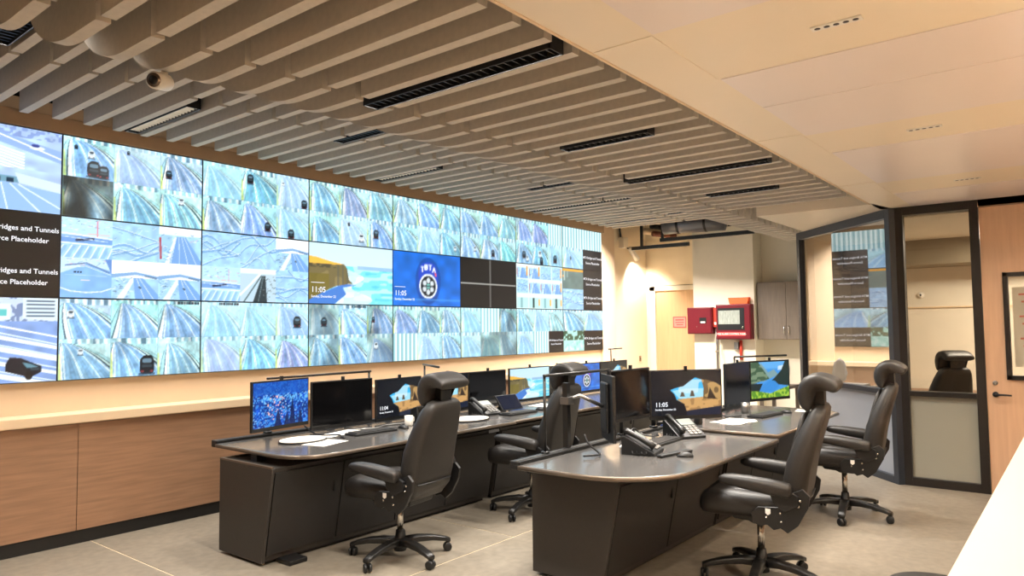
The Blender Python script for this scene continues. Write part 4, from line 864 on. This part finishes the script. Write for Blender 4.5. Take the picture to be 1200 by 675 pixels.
t=thing('conduit','grey steel conduit running down the column below the alarm cabinets','conduit',(XC-.03,-1.50,0)); B().tube([(XC-.03,-1.495,1.63),(XC-.03,-1.495,1.30),(XC-.03,-1.49,.02)],.02,10).build('pipe',M_steel,t); 
for z in (1.2,.7): B().box(XC-.055,XC,-1.465,-1.525,z,z+.03).build('strap',M_chrome,t)
cable('flexible_conduit','pale flexible conduit bending beside the steel conduit',smooth_pts([(XC-.05,-1.57,1.41),(XC-.06,-1.57,1.15),(XC-.08,-1.63,.95),(XC-.07,-1.68,.7),(XC-.05,-1.68,.02)]),.014,M_wall2)
t=thing('pull_valve','small grey and red valve below the larger alarm cabinet','valve',(XC,-1.87,1.2)); B().box(XC-.07,XC,-1.80,-1.87,1.25,1.37).build('body',M_steel,t,bevel=.004); B().tube([(XC-.03,-1.90,1.40),(XC-.03,-1.90,1.08)],.024,10).build('pipe',M_redp,t); B().box(XC-.05,XC,-1.84,-1.88,1.06,1.16).build('tag',M_paper,t)
t=thing('door_notice','pink notice with red border on the tan end door','notice',(9.98,-.53,1.62)); B().box(9.979,9.9845,-.40,-.665,1.612,1.818).build('sheet',M_pink,t)
for a in ((-.405,-.66,1.617,1.63),(-.405,-.66,1.80,1.813),(-.405,-.418,1.617,1.813),(-.647,-.66,1.617,1.813),(-.45,-.615,1.745,1.765),(-.45,-.615,1.70,1.715),(-.47,-.6,1.66,1.675)): B().box(9.9775,9.979,a[0],a[1],a[2],a[3]).build('print',M_redl,t)
t=thing('wall_cabinet','grey wood wall cabinet with two doors in the alcove','cabinet',(9.65,-2.55,1.41)); B().box(9.50,9.80,-2.15,-3.05,1.41,2.34).build('body',M_greycab,t)
for y0,y1,hy_ in ((-2.155,-2.605,-2.57),(-2.61,-3.045,-2.645)):
    d_=B().box(9.48,9.50,y0,y1,1.415,2.335).build('door',M_greycab,t,bevel=.002); B().tube([(9.465,hy_,1.50),(9.465,hy_,1.63)],.008,8).build('handle',M_chrome,d_)
t=thing('wall_outlet','small black wall switch beside the end door','switch',(9.69,.14,1.05)); B().box(9.66,9.72,.125,.139,1.0,1.10).build('plate',mat('outlet_tan',(150,120,84),.5),t,bevel=.003); B().box(9.68,9.70,.121,.125,1.03,1.07).build('toggle',M_blackpl,t)
t=thing('plastic_bag','crumpled clear plastic bag hanging by the glass partition','bag',(7.25,-3.40,.85)); b=B(); rings=[]
for k,(z,r_) in enumerate(((.90,.04),(.93,.08),(1.00,.10),(1.09,.095),(1.16,.07),(1.20,.03))):
    rings.append([(7.12+(r_+.02*math.sin(q*2.7+k*1.9))*math.cos(2*math.pi*q/14)*.8,-3.28+(r_+.02*math.cos(q*3.1+k))*math.sin(2*math.pi*q/14),z+.01*math.sin(q+k)) for q in range(14)])
b.loft(rings,smooth=True); b.build('bag',mat('bag_film',(214,216,218),.25),t)
t=thing('side_table','small grey side table under the plastic bag','table',(7.12,-3.30,0)); B().box(6.85,7.40,-3.52,-3.06,.84,.878).build('tabletop',M_greycab,t,bevel=.003)
t.location=(7.12,-3.2,0)
for x,y in ((6.9,-3.1),(7.35,-3.1),(7.35,-3.4)): B().box(x-.02,x+.02,y-.02,y+.02,0,.84).build('leg',M_greycab,t)
# open plenum over the end door
t=thing('air_duct','dark round air duct crossing the open ceiling over the end door','duct',(9.2,-1.5,3.3)); B().tube([(9.0,-.75,3.36),(9.08,-1.2,3.36),(9.18,-1.76,3.36)],.15,20).build('pipe',M_duct,t)
for f_ in (.25,.7): B().tube([(9.0+.18*f_-.003,-.75-1.01*f_+.02,3.36),(9.0+.18*f_+.003,-.75-1.01*f_-.02,3.36)],.156,20).build('band',M_satin,t)
t=thing('ceiling_beam','black steel channel spanning under the duct to the column','beam',(9.0,-1.4,3.11)); B().box(8.97,9.03,-.68,-2.3,3.09,3.15).build('channel',M_satin,t); B().box(8.98,9.02,-.70,-.74,3.15,3.9).build('hanger',M_satin,t)
t=thing('ceiling_beam','short black steel channel over the end door','beam',(9.0,-.65,3.0)); B().box(8.97,9.03,-.13,-1.20,2.985,3.045).build('channel',M_satin,t); B().box(8.98,9.02,-.3,-.34,3.045,3.9).build('hanger',M_satin,t)
t=thing('pipe_bundle','bundle of rusty pipes and insulation in the open ceiling','pipes',(9.5,-.4,3.3))
for k,(y,z,r_,m) in enumerate(((-.25,3.34,.06,M_ledge),(-.42,3.28,.05,mat('rust_pipe',(120,70,50),.6)),(-.36,3.42,.045,M_blackpl),(-.6,3.40,.06,M_ledge))): B().tube([(9.2+.05*k,y,z),(9.97,y-.05,z+.03)],r_,12).build('pipe',m,t)
# bullet camera under the baffles
t=thing('bullet_camera','white bullet security camera under the ceiling baffles','camera',(-.53,-2.83,2.92)); a=Vector((-.60,-2.86,2.862)); d=Vector((.105,.085,.03)); 
B().tube([tuple(a),tuple(a+d*.05),tuple(a+d*.9),tuple(a+d)],[.036,.042,.042,.036],18).build('body',M_white,t); B().tube([tuple(a-d*.03),tuple(a+d*.02)],.034,16).build('bezel',M_edge,t); B().tube([tuple(a-d*.06),tuple(a)],.021,14).build('lens',M_blackpl,t); B().tube([tuple(a+d*.7),tuple(a+d*.8+Vector((0,0,.06)))],.018,8).build('mount',M_white,t)
# office dome camera and table
t=thing('dome_camera','small white dome camera on the office wall behind glass','camera',(9.3,-5.18,2.2)); q=[(0,-.05),(.02,-.048),(.04,-.03),(.046,0),(0,0)]; B().lathe([(r_,h) for r_,h in q],(9.298,-4.86,2.12),16,'x').build('dome',M_white,t); B().lathe([(0,-.055),(.012,-.053),(.014,-.048),(0,-.046)],(9.298,-4.86,2.12),10,'x').build('lens',M_blackpl,t); t.location=(9.3,-4.86,2.12)
for ch in t.children: ch.location=(0,.32-.32,.0)
t=thing('office_table','long brown office table behind the glass partition','table',(8.75,-5.5,0)); B().box(8.4,9.25,-7.2,-3.9,.70,.74).build('tabletop',M_wood,t,bevel=.004)
for x in (8.5,9.15):
    for y in (-7.0,-4.1): B().box(x-.03,x+.03,y-.03,y+.03,0,.70).build('leg',M_frame,t)
# papers on the vision panel
t=thing('taped_notice','white notice with pale red marks taped behind the door vision panel','notice',(XR+.06,-6.0,1.35)); B().box(XR+.051,XR+.053,-5.80,-6.2,1.22,1.98).build('sheet',M_paper,t)
for k in range(9): z=1.90-.07*k; B().box(XR+.0505,XR+.051,-5.85-.02*(k%3),-6.02-.03*((k*2)%4),z,z+.018).build('print',M_pink,t)
# reception counter and stool
t=thing('reception_counter','long white laminate reception counter in the foreground','counter',(.2,-6.5,0)); B().box(-3.6,4.0,-6.02,-6.95,.91,.95).build('worktop',M_offw,t,bevel=.003); B().box(-3.5,3.9,-6.22,-6.90,.08,.91).build('body',M_wood,t); B().box(-3.45,3.85,-6.25,-6.87,0,.08).build('plinth',M_toe,t)
t=thing('round_stool','low black round stool in front of the white counter','stool',(1.12,-5.835,0)); B().lathe([(0,.54),(.17,.54),(.19,.555),(.192,.58),(.17,.60),(0,.602)],(1.12,-5.835,0),32).build('seat',M_leather,t); B().lathe([(0,.03),(.03,.03),(.03,.54),(0,.54)],(1.12,-5.835,0),14).build('column',M_chrome,t); B().lathe([(0,0),(.20,0),(.19,.02),(.05,.035),(0,.035)],(1.12,-5.835,0),28).build('base',M_satin,t)
# ------------------------------------------------------------------ small clutter on the desks
def mug(x,y,z,label,m):
    t=thing('mug',label,'mug',(x,y,z)); B().lathe([(0,z+.002),(.034,z+.002),(.038,z+.01),(.038,z+.088),(.034,z+.088),(.033,z+.012),(0,z+.012)],(x,y,0),20).build('cup',m,t)
    B().tube([(x+.037,y,z+.072),(x+.060,y,z+.068),(x+.062,y,z+.036),(x+.037,y,z+.026)],.006,8).build('handle',m,t)
mug(2.33,-1.52,DZ,'small white mug beside the tilted black box',M_white)
mug(3.62,-3.72,.80,'dark mug behind the stacked papers on the short desk',M_satin)
t=thing('headset','black headset lying below the dark monitor of the short desk','headset',(2.62,-3.66,DZ))
B().tube([(2.55+.075*(1-math.cos(a)),-3.665+.07*math.sin(a)*.2,DZ+.02+.085*math.sin(a)) for a in [k*math.pi/10 for k in range(11)]],.007,8).build('band',M_blackpl,t)
for x in (2.55,2.70): B().lathe([(0,-.012),(.030,-.012),(.034,0),(.030,.012),(0,.012)],(x,-3.665,DZ+.037),14,'x').build('ear_cushion',M_leather,t)
for k,(pts,lab) in enumerate((([(2.86,-3.52,.82),(2.88,-3.62,.79),(2.96,-3.68,.784),(3.02,-3.64,.784)],'thin black cable behind the keyboard of the short desk'),([(4.22,-3.55,.83),(4.24,-3.66,.815),(4.16,-3.78,.814),(4.28,-3.84,.814)],'thin black cable beside the keyboard at the lake monitor'))):
    cable('thin_cable',lab,smooth_pts(pts),.006,M_blackpl)
t=thing('tissue_box','small pale box between monitors of the short desk','box',(4.22,-3.62,.80)); B().box(4.02,4.14,-3.72,-3.60,.802,.90).build('carton',M_greycab,t,bevel=.004); B().prism([(4.05+.02*k,-3.68+.03*(k%2)) for k in range(4)]+[(4.10,-3.63),(4.06,-3.63)],.90,.925).build('tissue',M_paper,t)
t.location=(4.08,-3.66,.80)
for ch in t.children: ch.location=(.14,.04,0)
